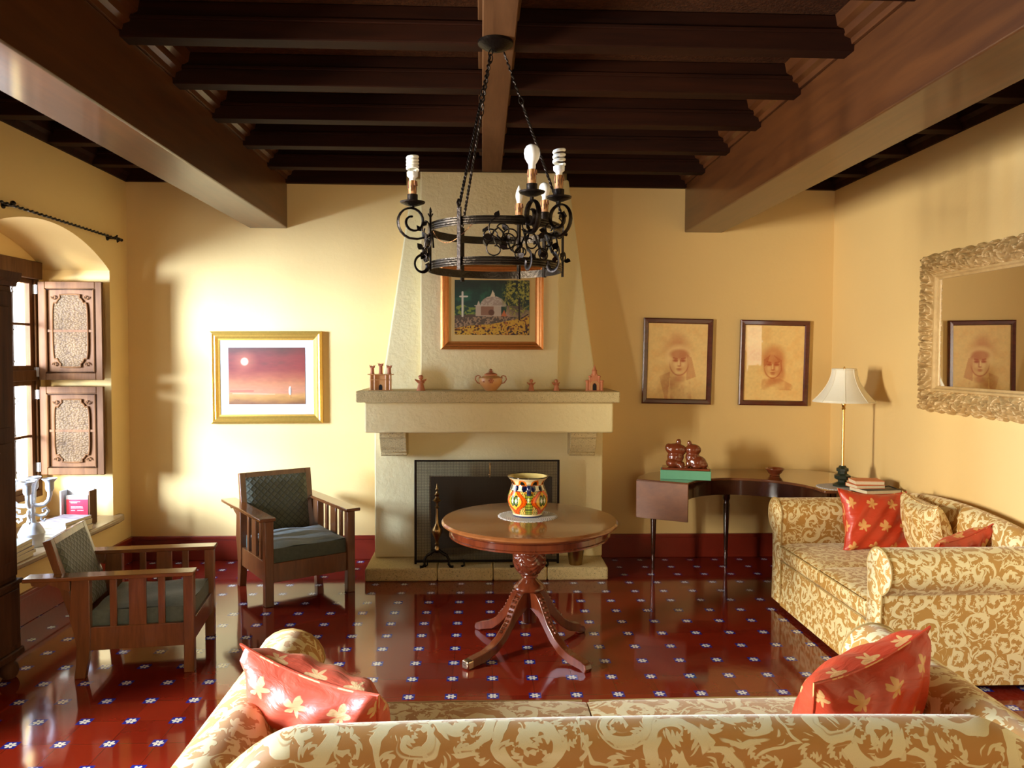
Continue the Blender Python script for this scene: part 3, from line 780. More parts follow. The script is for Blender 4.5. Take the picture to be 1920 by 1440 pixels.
# ================================================================== PICTURES
def picture(name, x, z, w, h, fw, depth, frame_mat, mat_mat, aw, ah, fn, nx, ny, label, inner=None, pmat=None, prof=0, awz=0., canvas='painting', tilt=0.0):
    r = empty(name, (x, YB-.005, z), 0, label, 'picture')
    r.rotation_euler = (0, tilt, 0)
    m = MB()
    if prof == 0: pr = [(0, 0), (0, -depth*.8), (fw*.25, -depth), (fw*.45, -depth*.8), (fw*.55, -depth*.85), (fw*.8, -depth*.55), (fw, -depth*.5), (fw, 0)]
    else: pr = [(0, 0), (0, -depth*.8), (fw*.2, -depth), (fw*.8, -depth*.9), (fw, -depth*.5), (fw, 0)]
    cs = [(-1, -1), (1, -1), (1, 1), (-1, 1)]
    n = len(pr); vs = []
    for (sx_, sz_) in cs:
        for (d, y) in pr: vs.append((sx_*(w/2-d), y, sz_*(h/2-d)))
    fs_ = []
    for i in range(4):
        for j_ in range(n): fs_.append((i*n+j_, ((i+1) % 4)*n+j_, ((i+1) % 4)*n+(j_+1) % n, i*n+(j_+1) % n))
    m.add(vs, fs_); m.build('frame', frame_mat, r, smooth=False)
    MB().box(-w/2+fw*.9, w/2-fw*.9, -depth*.42, -.002, -h/2+fw*.9, h/2-fw*.9).build('mat_board' if mat_mat else 'backing', mat_mat or M_card, r, smooth=False)
    p = painted(canvas, pmat or M_paint, r, fn, aw, ah, nx, ny, -depth*.42-.0025); p.location = (0, 0, awz)
    return r
def sunset(u, v):
    n1 = vnoise(u, v, 6, 14, 3); n2 = vnoise(u, v, 14, 40, 8)
    c = np.zeros(u.shape+(3,)); vv = v+(n1-.5)*.08
    stops = [(0, (.55, .33, .14)), (.08, (.74, .50, .20)), (.16, (.86, .60, .30)), (.22, (.85, .55, .38)), (.38, (.82, .50, .30)), (.48, (.74, .38, .24)), (.62, (.62, .25, .18)), (.82, (.58, .24, .18)), (1, (.38, .22, .14))]
    for ch in range(3): c[..., ch] = np.interp(vv, [s_[0] for s_ in stops], [s_[1][ch] for s_ in stops])
    c *= (.94+.12*n2)[..., None]
    c = blend(c, ss(n1*(1-np.abs(v-.75)*3), .5, .72)*.35, (.44, .25, .16))
    c = blend(c, ss(u, .7, 1)*ss(v, .45, .7)*.35, (.66, .22, .18))
    c *= .82; c = blend(c, ell(u, v, .21, .755, .11, .14, .9)*.35, (.9, .6, .42)); c = blend(c, ell(u, v, .21, .755, .045, .062, .35), (.97, .90, .74))
    c = blend(c, seg(u, v*.7, .02, .165, .32, .165, .006, .008)*.7, (.62, .22, .16)); c = blend(c, seg(u, v*.7, .05, .135, .6, .125, .003, .006)*.8, (.93, .68, .55))
    c = blend(c, ell(u, v, .80, .24, .017, .075, .15), (.93, .92, .88)); c = blend(c, ell(u, v, .811, .235, .009, .07, .2), (.42, .36, .30)); c = blend(c, seg(u, v, .81, .17, .81, .11, .003, .004)*.6, (.4, .25, .1))
    for i in range(5): c = blend(c, seg(u, v*.7, .07+.014*i, .05+.006*(i % 2), .08+.014*i, .06, .002, .002)*.7, (.35, .16, .08))
    return c
# measured frame corners (396,620)-(607,794)
picture('framed_painting', -1.757, 1.511, .905, .755, .075, .045, M_gold, M_matw, .62, .465, sunset, 150, 110,
        'gold-framed painting of a red sunset sky, left of the fireplace', awz=.012, tilt=-.006)
def chapel(u, v):
    n1 = vnoise(u, v, 10, 8, 5); n2 = vnoise(u, v, 34, 26, 9, 2); n3 = vnoise(u, v, 60, 44, 21, 1)
    c = np.zeros(u.shape+(3,))+np.array((.12, .25, .20)); c = blend(c, ss(n1, .45, .75), (.16, .36, .26)); c = blend(c, ss(v, .7, 1)*.7, (.16, .15, .11))
    c = blend(c, poly(u, v, [(0, .3), (.33, .3), (.33, .52), (.2, .5), (.1, .56), (0, .5)])*ss(n2, .38, .6), (.50, .56, .22))
    c = blend(c, poly(u, v, [(.0, .12), (1, .12), (1, .36), (.6, .4), (.0, .36)]), (.34, .28, .22)); c = blend(c, poly(u, v, [(.0, .12), (1, .12), (1, .36), (.6, .36), (.0, .3)])*ss(n3, .5, .6), (.62, .50, .38))
    c = blend(c, poly(u, v, [(.68, .34), (1, .33), (1, .44), (.86, .54), (.7, .54)]), (.70, .56, .46))
    c = blend(c, poly(u, v, [(.28, .34), (.62, .34), (.62, .55), (.28, .54)]), (.74, .66, .56)); c = blend(c, poly(u, v, [(.35, .36), (.52, .36), (.52, .52), (.35, .52)]), (.56, .40, .30))
    c = blend(c, ell(u, v, .49, .41, .04, .055, .1), (.40, .26, .18)); c = blend(c, poly(u, v, [(.62, .34), (.7, .34), (.66, .46)]), (.78, .42, .22))
    dome = ((v > .52) & (np.hypot((u-.51)/.17, (v-.52)/.19) < 1)).astype(float); c = blend(c, dome, (.66, .58, .50)); c = blend(c, dome*ss(n3, .5, .65)*.5, (.85, .80, .70))
    c = blend(c, seg(u, v, .27, .535, .68, .53, .008), (.78, .72, .62))
    for x in (.32, .67): c = blend(c, poly(u, v, [(x-.025, .53), (x+.025, .53), (x, .63)]), (.78, .72, .62))
    c = blend(c, poly(u, v, [(.47, .70), (.54, .70), (.53, .76), (.505, .82), (.49, .75)]), (.86, .80, .66))
    c = blend(c, seg(u, v, .105, .34, .105, .78, .013), (.86, .82, .72)); c = blend(c, seg(u, v, .075, .70, .165, .70, .015), (.86, .82, .72))
    c = blend(c, poly(u, v, [(0, 0), (1, 0), (1, .36), (.85, .30), (.5, .20), (.2, .17), (0, .12)]), (.80, .62, .18)); g = poly(u, v, [(0, 0), (1, 0), (1, .36), (.85, .30), (.5, .20), (.2, .17), (0, .12)])
    c = blend(c, g*ss(n3, .55, .68), (.50, .28, .10)); c = blend(c, g*ss(n3+.25*(1-v*5)+.1*u, .78, .95), (.22, .10, .06)); c = blend(c, g*ss(n2, .6, .75)*.6, (.74, .42, .14))
    tree = ell(u, v, .85, .72, .20, .36, .25)*ss(n2+.35*n3, .60, .72); c = blend(c, ell(u, v, .86, .7, .19, .34, .4)*.6, (.13, .14, .09)); c = blend(c, tree, (.62, .60, .24)); c = blend(c, tree*ss(n3, .6, .7), (.30, .32, .14))
    c = blend(c, seg(u, v, .865, .28, .86, .66, .011), (.14, .08, .06)); c = blend(c, seg(u, v, .89, .30, .98, .38, .008), (.16, .10, .07))
    return c
# on the chimney breast face (y 5.96)
r = picture('framed_painting', .085, 1.0, .79, .645, .062, .045, M_goldr, M_mats, .575, .42, chapel, 170, 124,
            'red-gold framed painting of a domed chapel and cross above the mantel', awz=.0)
r.location = (.080, 5.955, 2.066)
def face(seed, hat):
    def fn(u, v):
        n1 = vnoise(u, v, 7, 9, seed); n2 = vnoise(u, v, 30, 40, seed+3, 2)
        c = np.zeros(u.shape+(3,))+np.array((.95, .80, .50)); c = blend(c, ss(n1, .35, .8)*.4, (.93, .70, .40)); c *= (.96+.06*n2)[..., None]
        D = (.70, .33, .15); H = (.98, .86, .58)
        cx, cy = (.53, .49) if hat else (.48, .46); fw_, fh = (.160, .168) if hat else (.145, .155)
        def dk(m, a=1.): nonlocal c; c = blend(c, np.clip(m*a, 0, 1), D)
        def lt(m, a=1.): nonlocal c; c = blend(c, np.clip(m*a, 0, 1), H)
        if hat:
            dk(ell(u, v, .50, .78, .11, .11, .7), .2); dk(ell(u, v, .50, .66, .22, .16, .5), .28); lt(ell(u, v, .52, .57, .23, .15, .25), .6)
            dk(poly(u, v, [(.66, .6), (.74, .55), (.82, .3), (.66, .25)]), .35); dk(poly(u, v, [(.2, .3), (.38, .36), (.35, .0), (.3, .0)])*n1, .5); dk(poly(u, v, [(.38, .3), (.72, .3), (.75, 0), (.4, 0)])*ss(n1, .2, .8), .35)
        else:
            dk(ell(u, v, cx+.01, cy+.08, .19, .19, .35), .45); dk(ell(u, v, .62, .36, .07, .1, .5), .4)
            dk(poly(u, v, [(.3, .28), (.42, .3), (.6, .3), (.85, .2), (.8, .14), (.3, .14)])*ss(n1, .2, .8), .3)
        lt(ell(u, v, cx, cy, fw_, fh, .25), .35); dk(ell(u, v, cx+.07, cy, fw_*.6, fh*.9, .6), .3); dk(ell(u, v, cx-.10, cy-.03, fw_*.3, fh*.6, .8), .25)
        dk(ell(u, v, cx, cy+fh*.62, fw_*.95, fh*.38, .35), .55 if hat else .35)
        for s_ in (-1, 1):
            dk(seg(u, v, cx+s_*.035, cy+.045, cx+s_*.10, cy+.055, .008, .008), .9); dk(ell(u, v, cx+s_*.062, cy+.020, .042, .018, .6), .95); lt(ell(u, v, cx+s_*.07, cy-.03, .03, .03, .7), .4)
        dk(seg(u, v, cx+.018, cy+.03, cx+.026, cy-.045, .006, .01), .6); dk(ell(u, v, cx, cy-.052, .028, .009, .5), .7); lt(seg(u, v, cx-.004, cy+.02, cx-.004, cy-.04, .006, .006), .8)
        dk(ell(u, v, cx, cy-.092, .045, .009, .5), .85); dk(ell(u, v, cx, cy-.112, .035, .008, .8), .5)
        ring = ell(u, v, cx, cy, fw_*1.06, fh*1.08, .06)-ell(u, v, cx, cy, fw_*.97, fh*1.0, .06); dk(ring*ss(-v, -.52, -.36), .8)
        dk(ell(u, v, cx+.01, cy-fh-.05, .09, .05, .6), .4)
        if not hat:
            dk(poly(u, v, [(cx-.16, cy+.08), (cx-.05, cy+.15), (cx-.10, cy+.02), (cx-.15, cy-.02)]), .5); dk(poly(u, v, [(cx+.15, cy+.08), (cx, cy+.15), (cx+.11, cy+.05), (cx+.16, cy-.1)]), .45)
            dk(ell(u, v, .2, .6, .15, .1, .9)*n2, .35)
        return c
    return fn
picture('framed_portrait', 1.638, 1.655, .585, .715, .043, .028, M_frame, None, .50, .63, face(31, True), 110, 140,
        'dark-framed sepia portrait drawing of a person in headscarf, nearer the fireplace', pmat=M_draw, prof=1, canvas='drawing', tilt=.018)
picture('framed_portrait', 2.460, 1.643, .590, .715, .043, .028, M_frame, None, .505, .63, face(44, False), 110, 140,
        'dark-framed sepia portrait drawing of a bareheaded youth, nearer the corner lamp', pmat=M_draw, prof=1, canvas='drawing', tilt=.016)

# ------------------------------------------------------------------ carved mirror on right wall
mi = empty('wall_mirror', (XR-.005, 4.42, 1.856), 0, 'large rectangular mirror with carved gilt scrollwork frame on the right wall', 'mirror')
HW, HH, FW = .605, .515, .165
def framepos(t, d):   # t in 0..4 around, d inset ; returns y,z
    pass
m = MB(); nn = 150
rng = np.random.RandomState(4)
motifs = []
per = []
def edge_pts(inset):
    y0, y1, z0, z1 = -HW+inset, HW-inset, -HH+inset, HH-inset
    return y0, y1, z0, z1
# frame body as grid around: carve displacement from spiral motif field
Lp = [2*HW, 2*HH, 2*HW, 2*HH]; tot = sum(Lp)
NA, NB = 840, 34
mot = []
per_ = 0
for side, ln in enumerate(Lp):
    cnt = int(round(ln/.135))
    for q in range(cnt):
        mot.append((per_+(q+.5)*ln/cnt, .5*FW*(.9+.25*(q % 2)), 1 if (q+side) % 2 else -1, rng.rand()*6.28, q % 3))
    per_ += ln
def carve(sv, d):
    best = 9; h = 0
    for (ms, md, sg, ph, kind) in mot:
        ds = (sv-ms+tot/2) % tot-tot/2; dd = d-md; r_ = math.hypot(ds, dd)
        if r_ < best: best = r_; bm_ = (ds, dd, sg, ph, kind)
    ds, dd, sg, ph, kind = bm_; a = atan2(dd, ds); r_ = best
    if kind == 1: hh_ = .5+.5*cos(5*a+ph)*min(1, r_/.02)*1.0 if r_ < .052 else .35+.35*sin(a*9)
    else: hh_ = .5+.5*sin(sg*a+ph+r_*190)
    hh_ += .12*sin(a*11+r_*300)
    return max(0, min(1.15, (hh_-.5)*1.7+.5))
def fpt(s_, d, out):
    # position along perimeter mapped with mitre, inset d from outer edge
    a = s_ % tot; acc = 0
    for side, ln in enumerate(Lp):
        if a <= acc+ln+1e-9: t = (a-acc)/ln; break
        acc += ln
    y0, y1, z0, z1 = edge_pts(d)
    if side == 0: return (out, y0+(y1-y0)*t, z1)
    if side == 1: return (out, y1, z1+(z0-z1)*t)
    if side == 2: return (out, y1+(y0-y1)*t, z0)
    return (out, y0, z0+(z1-z0)*t)
vs = []; fs_ = []
for i in range(NA):
    sv = tot*i/NA
    for j in range(NB+1):
        d = FW*j/NB*.86; e = sin(pi*min(1, max(0, j/NB)))**.5
        hgt = .016+.055*e*(.25+.75*carve(sv, d))
        if j == 0: hgt = .0
        wob = .010*sin(sv*52)*(1 if j < 4 else 0)*(1-j/4)+(-.004)
        vs.append(fpt(sv, max(-.012, d-wob) if j < 4 else d, -hgt))
for i in range(NA):
    i2 = (i+1) % NA
    for j in range(NB): fs_.append((i*(NB+1)+j, i2*(NB+1)+j, i2*(NB+1)+j+1, i*(NB+1)+j+1))
m.add(vs, fs_); m.build('carved_frame', M_carve, mi, angle=80)
m = MB(); vs = []; fs_ = []
pr = [(.136, -.022), (.140, -.034), (.152, -.034), (.160, -.022), (.172, -.018), (.175, -.004)]
for (d, x) in pr:
    y0, y1, z0, z1 = edge_pts(d); vs += [(x, y0, z0), (x, y1, z0), (x, y1, z1), (x, y0, z1)]
for i in range(len(pr)-1):
    for q in range(4): fs_.append((i*4+q, i*4+(q+1) % 4, (i+1)*4+(q+1) % 4, (i+1)*4+q))
m.add(vs, fs_); m.build('inner_rim', M_carve, mi, smooth=False)
MB().box(-.010, -.003, -HW+.15, HW-.15, -HH+.15, HH-.15).build('mirror_glass', M_mirror, mi, smooth=False)

# ================================================================== CHANDELIER
CX, CY = .058, 3.43
ch = empty('chandelier', (CX, CY, 3.075), 0, 'black wrought-iron ring chandelier with scroll arms and mismatched unlit bulbs', 'chandelier')
R0 = .293; ZU, ZL = 2.25-3.075, 2.085-3.075
m = MB(); m.lathe([(.0, 0), (.078, 0), (.078, -.012), (.05, -.03), (.02, -.04), (0, -.045)], 28); m.build('canopy', M_iron, ch)
def band(z, name):
    m = MB(); n = 96; vs = []; fs_ = []
    prf = [(R0-.003, -.017), (R0+.003, -.017), (R0+.005, -.012), (R0+.003, -.008), (R0+.005, -.002), (R0+.003, .002), (R0+.005, .008), (R0+.003, .012), (R0+.003, .017), (R0-.003, .017)]
    for i in range(n):
        a = 2*pi*i/n
        for (r_, zz) in prf: vs.append((r_*cos(a), r_*sin(a), z+zz))
    k_ = len(prf)
    for i in range(n):
        for j_ in range(k_): fs_.append((i*k_+j_, ((i+1) % n)*k_+j_, ((i+1) % n)*k_+(j_+1) % k_, i*k_+(j_+1) % k_))
    m.add(vs, fs_); m.build(name, M_ironrub, ch, angle=25)
band(ZU, 'upper_ring'); band(ZL, 'lower_ring')
HA = [radians(0), radians(-120), radians(120)]
for a in HA:
    c_, s_ = cos(a), sin(a); ro = R0+.008
    m = MB(); m.box(-.005, .005, -.008, .008, ZL-.035, ZU+.055, RZ(a) @ T(ro)); m.tube([(ro*c_, ro*s_, ZU+.05), ((ro+.014)*c_, (ro+.014)*s_, ZU+.07), ((ro+.004)*c_, (ro+.004)*s_, ZU+.085)], .005); m.build('upright', M_iron, ch)
    # hanging rod: hook, twisted rod, plain rod, chain links near canopy
    P0 = Vector((ro*c_, ro*s_, ZU+.06)); P1 = Vector((.035*c_, .035*s_, -.04))
    m = MB(); d = P1-P0; side = d.cross(Vector((-s_, c_, 0))).normalized(); sd2 = Vector((-s_, c_, 0))
    pts = [P0+d*(t/100)*.66+side*.0028*cos(t*.9)+sd2*.0028*sin(t*.9) for t in range(101)]; m.tube(pts, .0042, 6)
    pts = [P0+d*(t/100)*.66-side*.0028*cos(t*.9)-sd2*.0028*sin(t*.9) for t in range(101)]; m.tube(pts, .0042, 6)
    for q in range(2):
        cc = P0+d*(.675+q*.03); m.tube([cc+d.normalized()*.016*cos(2*pi*w/12)+(side if q else sd2)*.010*sin(2*pi*w/12) for w in range(12)], .0028, 5, closed=True)
    pts = [P0+d*(.72+.24*t/40)+side*.0025*cos(t*1.1)+sd2*.0025*sin(t*1.1) for t in range(41)]; m.tube(pts, .0045, 6)
    cc = P0+d*.97; m.tube([cc+d.normalized()*.018*cos(2*pi*w/12)+sd2*.010*sin(2*pi*w/12) for w in range(12)], .0028, 5, closed=True)
    m.build('hanging_rod', M_iron, ch)
def bulb_std(par, z0, s_=1.0):
    MB().lathe([(.0, 0), (.014*s_, 0), (.0145*s_, .02*s_), (.021*s_, .030*s_), (.029*s_, .044*s_), (.0325*s_, .062*s_), (.031*s_, .078*s_), (.024*s_, .091*s_), (.013*s_, .098*s_), (0, .100*s_)], 24, (0, 0, z0)).build('bulb', M_bulb, par)
def bulb_flame(par, z0):
    MB().lathe([(.0, 0), (.011, 0), (.012, .01), (.017, .03), (.0175, .042), (.013, .062), (.006, .078), (.001, .088)], 20, (0, 0, z0)).build('bulb', M_bulb, par)
def bulb_spiral(par, z0, turns=4.0):
    b = MB().lathe([(.0, 0), (.013, 0), (.014, .012), (.023, .02), (.024, .036), (.018, .040), (0, .040)], 20, (0, 0, z0)).build('bulb', M_bulb, par)
    m = MB(); pts = []
    n = int(turns*20)
    for i in range(n+1):
        a = 2*pi*i/20; pts.append((.021*cos(a), .021*sin(a), z0+.046+.058*i/n))
    m.tube(pts, .0068, 8)
    m.build('spiral_tube', M_tube, b if False else par)
def candle(a, r_, zp, bulb, pan=True):
    """returns candle assembly part at angle; parts directly under a bracket mesh"""
    x, y = r_*cos(a), r_*sin(a)
    m = MB()
    if pan: m.lathe([(.0, -.006), (.02, -.006), (.050, .006), (.053, .012), (.045, .009), (.02, .002), (0, .002)], 28)
    m.lathe([(.0, 0), (.022, 0), (.022, .042), (.018, .042), (0, .04)], 20)
    dp = m.build('drip_pan' if pan else 'candle_cup', M_iron, ch); dp.location = (x, y, zp)
    sl = MB(); sl.lathe([(.0, .03), (.0165, .03), (.0175, .07), (.0165, .098), (0, .098)], 18)
    for q in range(7):
        aa = q*.9; sl.tube([(.0165*cos(aa), .0165*sin(aa), .098), (.018*cos(aa), .018*sin(aa), .098-.02-.012*(q % 3))], [.003, .004], 6)
    sl.build('candle_sleeve', M_candle, dp)
    if bulb == 'std': bulb_std(dp, .098)
    if bulb == 'small': bulb_std(dp, .098, .82)
    if bulb == 'flame': bulb_flame(dp, .098)
    if bulb.startswith('spiral'): bulb_spiral(dp, .098, 4.2 if bulb == 'spiral' else 3.0)
ZP = 2.335-3.075
def scrollarm(a, r_):
    """flat-iron S scroll in the radial plane"""
    m = MB(); c_, s_ = cos(a), sin(a)
    def P(rr, z): return (rr*c_, rr*s_, z)
    # big C from ring outward then up and curling in under the pan
    zr = (ZU+ZL)/2
    pts = [P(R0+.006, zr+.045), P(R0+.03, zr+.032), P(R0+.07, zr+.021)]
    cx_, cz_ = r_, ZP-.075
    for i in range(30):
        t = i/29; ang = -1.35+t*(2*pi*1.45); rad = .072*(1-t*.72); 
        if ang < pi/2 or True: pts.append(P(cx_+rad*cos(ang), cz_+rad*sin(ang)))
    m.tube(pts, .0115, 6, flat=.4)
    m.tube([P(r_, ZP-.004), P(r_, ZP-.02)], .008)
    # lower tail scroll
    pts = [P(R0+.006, zr+.04)]
    for i in range(22):
        t = i/21; ang = pi/2-t*5.2; rad = .045*(1-.6*t); pts.append(P(R0+.045+rad*cos(ang)*1, ZL-.005+rad*sin(ang)))
    m.tube(pts, .0095, 6, flat=.4)
    m.build('scroll_arm', M_iron, ch)
A_ = radians(205); scrollarm(A_, .385); candle(A_, .385, ZP-.005, 'spiral')
B_ = radians(-68); scrollarm(B_, .375); candle(B_, .375, ZP+.005, 'std')
C_ = radians(-47); scrollarm(C_, .375); candle(C_, .375, ZP, 'spiral_short')
for a, bl in ((radians(66), 'flame'), (radians(37), 'small')):
    candle(a, R0, ZP-.01, bl, False)
    m = MB(); x, y = R0*cos(a), R0*sin(a); m.tube([(x, y, ZL-.02), (x, y, ZP-.01)], .010, 8); m.build('candle_stem', M_iron, ch)
# vine ornament wrapped on the near right of the ring and the left bracket
def leafm(m, p, d, size=.02):
    d = Vector(d).normalized(); a = d.orthogonal().normalized(); b = d.cross(a)
    th = random.random()*6.28; a, b = a*cos(th)+b*sin(th), -a*sin(th)+b*cos(th)
    p = Vector(p); s_ = size
    vs = [p, p+d*s_*.5+a*s_*.5+b*.003, p+d*s_*.9+a*s_*.45, p+d*s_*1.5, p+d*s_*.9-a*s_*.45, p+d*s_*.5-a*s_*.5+b*.003]
    n_ = b*.0012
    m.add([v_+n_ for v_ in vs]+[v_-n_ for v_ in vs], [(0, 1, 2, 3, 4, 5), (11, 10, 9, 8, 7, 6)]+[(i, (i+1) % 6, 6+(i+1) % 6, 6+i) for i in range(6)])
def vine(a0, a1, n, seed):
    random.seed(seed); m = MB()
    for i in range(n):
        a = a0+(a1-a0)*i/max(1, n-1); rr = R0+.012+random.random()*.03; zc = ZL+.02+random.random()*.14; rad = .018+random.random()*.028
        sg = random.choice((-1, 1)); pts = []
        for q in range(20):
            t = q/19; an = t*7*sg+i; rq = rad*(1.1-.75*t); ap = a+(rq*cos(an))/R0
            pts.append((rr*cos(ap), rr*sin(ap), zc+rq*sin(an)))
        m.tube(pts, .0030, 6)
        for q in (0, 5):
            p = pts[q]; leafm(m, p, (random.uniform(-1, 1), random.uniform(-1, 1), random.uniform(-.6, 1)), .022+random.random()*.009)
    m.tube([((R0+.015)*cos(a0+(a1-a0)*t/20), (R0+.015)*sin(a0+(a1-a0)*t/20), ZL+.08+.05*sin(t*.8)) for t in range(21)], .004, 6)
    m.build('vine_ornament', M_iron, ch)
vine(radians(-95), radians(-30), 17, 3)
vine(radians(185), radians(212), 5, 9)
m = MB(); a = radians(205); x, y = (R0+.012)*cos(a), (R0+.012)*sin(a)
m.tube([(x, y, ZL-.03), (x, y, ZU+.07)], .0045); m.tube([(x-.01, y, ZU+.05), (x, y, ZU+.03), (x+.01, y, ZU+.05)], .003); leafm(m, (x, y, ZU+.05), (0, 0, 1), .018); m.build('spear', M_iron, ch)
m = MB(); pts = []
for i in range(24):
    t = i/23; a = radians(200+60*t); pts.append(((R0-.01)*cos(a), (R0-.01)*sin(a), ZU-.02-.075*sin(pi*min(1, t*1.1))+.03*t))
m.tube(pts, .0018, 5); m.build('wire', M_candle, ch)

# ================================================================== ROUND TABLE
RTX, RTY = .282, 4.45
rt = empty('round_table', (RTX, RTY, 0), 0, 'round polished mahogany pedestal table with four carved splayed feet', 'table')
MB().lathe([(.0, .715), (.49, .715), (.503, .722), (.512, .730), (.512, .738), (.503, .748), (.49, .75), (0, .75)], 96).build('tabletop', M_mahog, rt)
MB().lathe([(.0, .655), (.455, .655), (.468, .660), (.468, .668), (.458, .672), (.458, .700), (.468, .706), (.475, .715), (0, .715)], 96).build('apron', M_mahogz, rt)
MB().lathe([(.0, .14), (.04, .14), (.043, .15), (.043, .32), (.05, .33), (.088, .335), (.094, .345), (.090, .355), (.075, .368), (.055, .385), (.042, .40), (.044, .408), (.052, .412), (.052, .420), (.046, .425)], 40).build('pedestal', M_mahogz, rt)
# carved urn
m = MB(); n = 72; prf = [(.046, .425), (.058, .435), (.076, .458), (.088, .49), (.092, .53), (.094, .56), (.09, .575), (.07, .585), (.065, .62), (.08, .655)]
vs = []; fs_ = []
NV = 60
for j in range(NV+1):
    z = .425+.23*j/NV; r_ = np.interp(z, [p[1] for p in prf], [p[0] for p in prf])
    for i in range(n):
        a = 2*pi*i/n; env = 1 if .43 < z < .58 else 0
        cv = .011*env*(abs(sin(a*3+(z-.42)*30))**.5*1.0-.6+.5*abs(sin((z)*110+abs(sin(a*3))*4)))
        vs.append(((r_+cv)*cos(a), (r_+cv)*sin(a), z))
for j in range(NV):
    for i in range(n): fs_.append((j*n+i, j*n+(i+1) % n, (j+1)*n+(i+1) % n, (j+1)*n+i))
fs_.append(tuple(range(n-1, -1, -1))); fs_.append(tuple(NV*n+i for i in range(n)))
m.add(vs, fs_); m.build('carved_urn', M_mahogz, rt, angle=60)
tips = [(-.077, 4.11), (.575, 4.05), (-.02, 4.74), (.625, 4.66)]
for (tx, ty) in tips:
    dx, dy = tx-RTX, ty-RTY; ln = math.hypot(dx, dy); a = atan2(dy, dx)
    # side profile (r,z): convex knee then slide to foot
    top = [(.03, .335), (.085, .325), (.12, .29), (.15, .24), (.19, .175), (.25, .115), (.31, .08), (.37, .062), (ln-.03, .052), (ln, .040), (ln+.008, .02), (ln+.002, .0)]
    bot = [(ln-.03, .0), (ln-.05, .008), (.36, .012), (.28, .035), (.21, .085), (.15, .15), (.10, .20), (.05, .225), (.03, .23)]
    prf = top+bot
    m = MB(); m.prism(prf, -.024, .024, 'y', RZ(a)); lg = m.build('leg', M_mahogz, rt, bevel=.012, segs=3)
    m = MB()
    for q in range(9):
        t = q/8; rr = .11+.12*t; zz = np.interp(rr, [p[0] for p in top], [p[1] for p in top])
        for s_ in (-1, 1): m.sphere((rr, s_*.010*(1-.5*t), zz+.003), (.013, .008*(1.2-.6*t), .008), 8, 6, RZ(a))
    m.build('knee_carving', M_mahogz, lg)
    if (tx, ty) == tips[0]:
        m = MB(); m.box(ln-.035, ln+.014, -.027, .027, 0, .050, RZ(a)); m.build('foot_cap', M_steel, lg, bevel=.01, segs=3)

# doily + vase
VX, VY = .275, 4.52
def doily(loc, R, name, label, cat='doily', hs=1):
    m = MB(); n = 120; rings = [0, .2, .4, .6, .8, .92, 1.0]; vs = [(0, 0, .003)]; 
    for r_ in rings[1:]:
        for i in range(n):
            a = 2*pi*i/n; rr = R*r_*(1+.035*abs(sin(a*12))*(1 if r_ > .9 else 0)); vs.append((rr*cos(a), rr*sin(a), .0025 if r_ < .95 else .0015))
    fs_ = [(0, 1+i, 1+(i+1) % n) for i in range(n)]
    for j in range(len(rings)-2):
        for i in range(n): fs_.append((1+j*n+i, 1+(j+1)*n+i, 1+(j+1)*n+(i+1) % n, 1+j*n+(i+1) % n))
    m.add(vs, fs_)
    o = m.build(name, M_doily, None); md = o.modifiers.new('s', 'SOLIDIFY'); md.thickness = .002; md.offset = -1
    o.location = loc; tag(o, label, cat); return o
s = NT('crochet_lace'); c = s.coord()
sx = s.n('ShaderNodeSeparateXYZ'); s.l(c, sx.inputs[0])
rr = s.math('SQRT', s.math('ADD', s.math('POWER', sx.outputs[0], 2), s.math('POWER', sx.outputs[1], 2)))
th = s.math('ARCTAN2', sx.outputs[1], sx.outputs[0])
pp = s.math('MULTIPLY', s.math('SINE', s.math('MULTIPLY', rr, 420)), s.math('SINE', s.math('MULTIPLY', th, 48)))
s.base(s.mix(s.smooth(pp, .1, .5), (.66, .66, .64), (.24, .24, .25))); s.set(Roughness=.85); s.bump(pp, .4, -.003); M_doily = s.m
doily((VX, VY-.01, .7505), .172, 'doily', 'white crochet doily under the painted vase on the round table')
vz = empty('ceramic_vase', (VX, VY, .7555), 0, 'painted ceramic vase in orange, green and blue on the round table', 'vase')
prf = [(.0, 0), (.086, 0), (.090, .006), (.088, .014), (.098, .03), (.114, .06), (.120, .09), (.117, .12), (.106, .15), (.096, .178), (.094, .192), (.102, .210), (.118, .226), (.123, .232), (.121, .236), (.112, .230), (.092, .205), (.086, .19), (.09, .16), (.105, .12), (.1, .05), (.0, .02)]
def resamp(p, n):
    d = [0]
    for a, b in zip(p[:-1], p[1:]): d.append(d[-1]+math.hypot(a[0]-b[0], a[1]-b[1]))
    t = np.linspace(0, d[-1], n); return np.interp(t, d, [q[0] for q in p]), np.interp(t, d, [q[1] for q in p])
rs, zs = resamp(prf, 190); NN = 260
co = []; cols = []
inside_start = np.argmax(zs)
for j in range(len(rs)):
    for i in range(NN):
        a = 2*pi*i/NN-pi/2; co.append((rs[j]*cos(a), rs[j]*sin(a), zs[j]))
th = np.tile(np.arange(NN)/NN, (len(rs), 1)); zz = np.tile(zs[:, None], (1, NN)); jj = np.tile(np.arange(len(rs))[:, None], (1, NN))
col = np.zeros(th.shape+(3,))+np.array((.90, .84, .66))
t4 = (th*4+.5) % 1-.5   # four repeating panels, one centred on the front
z1 = zz/.236
body = ((z1 > .07) & (z1 < .80)).astype(float)
col = blend(col, body, (.88, .50, .14))
n_ = vnoise(th, z1, 40, 20, 4, 2)
# centre green lattice
pan = body*(np.abs(t4) < .13)*(z1 < .62); col = blend(col, pan, (.62, .66, .22))
gx = (t4*23+.5) % 1; gz = (z1*14) % 1
col = blend(col, pan*(np.minimum(np.minimum(gx, 1-gx), np.minimum(gz, 1-gz)) < .14), (.06, .14, .05))
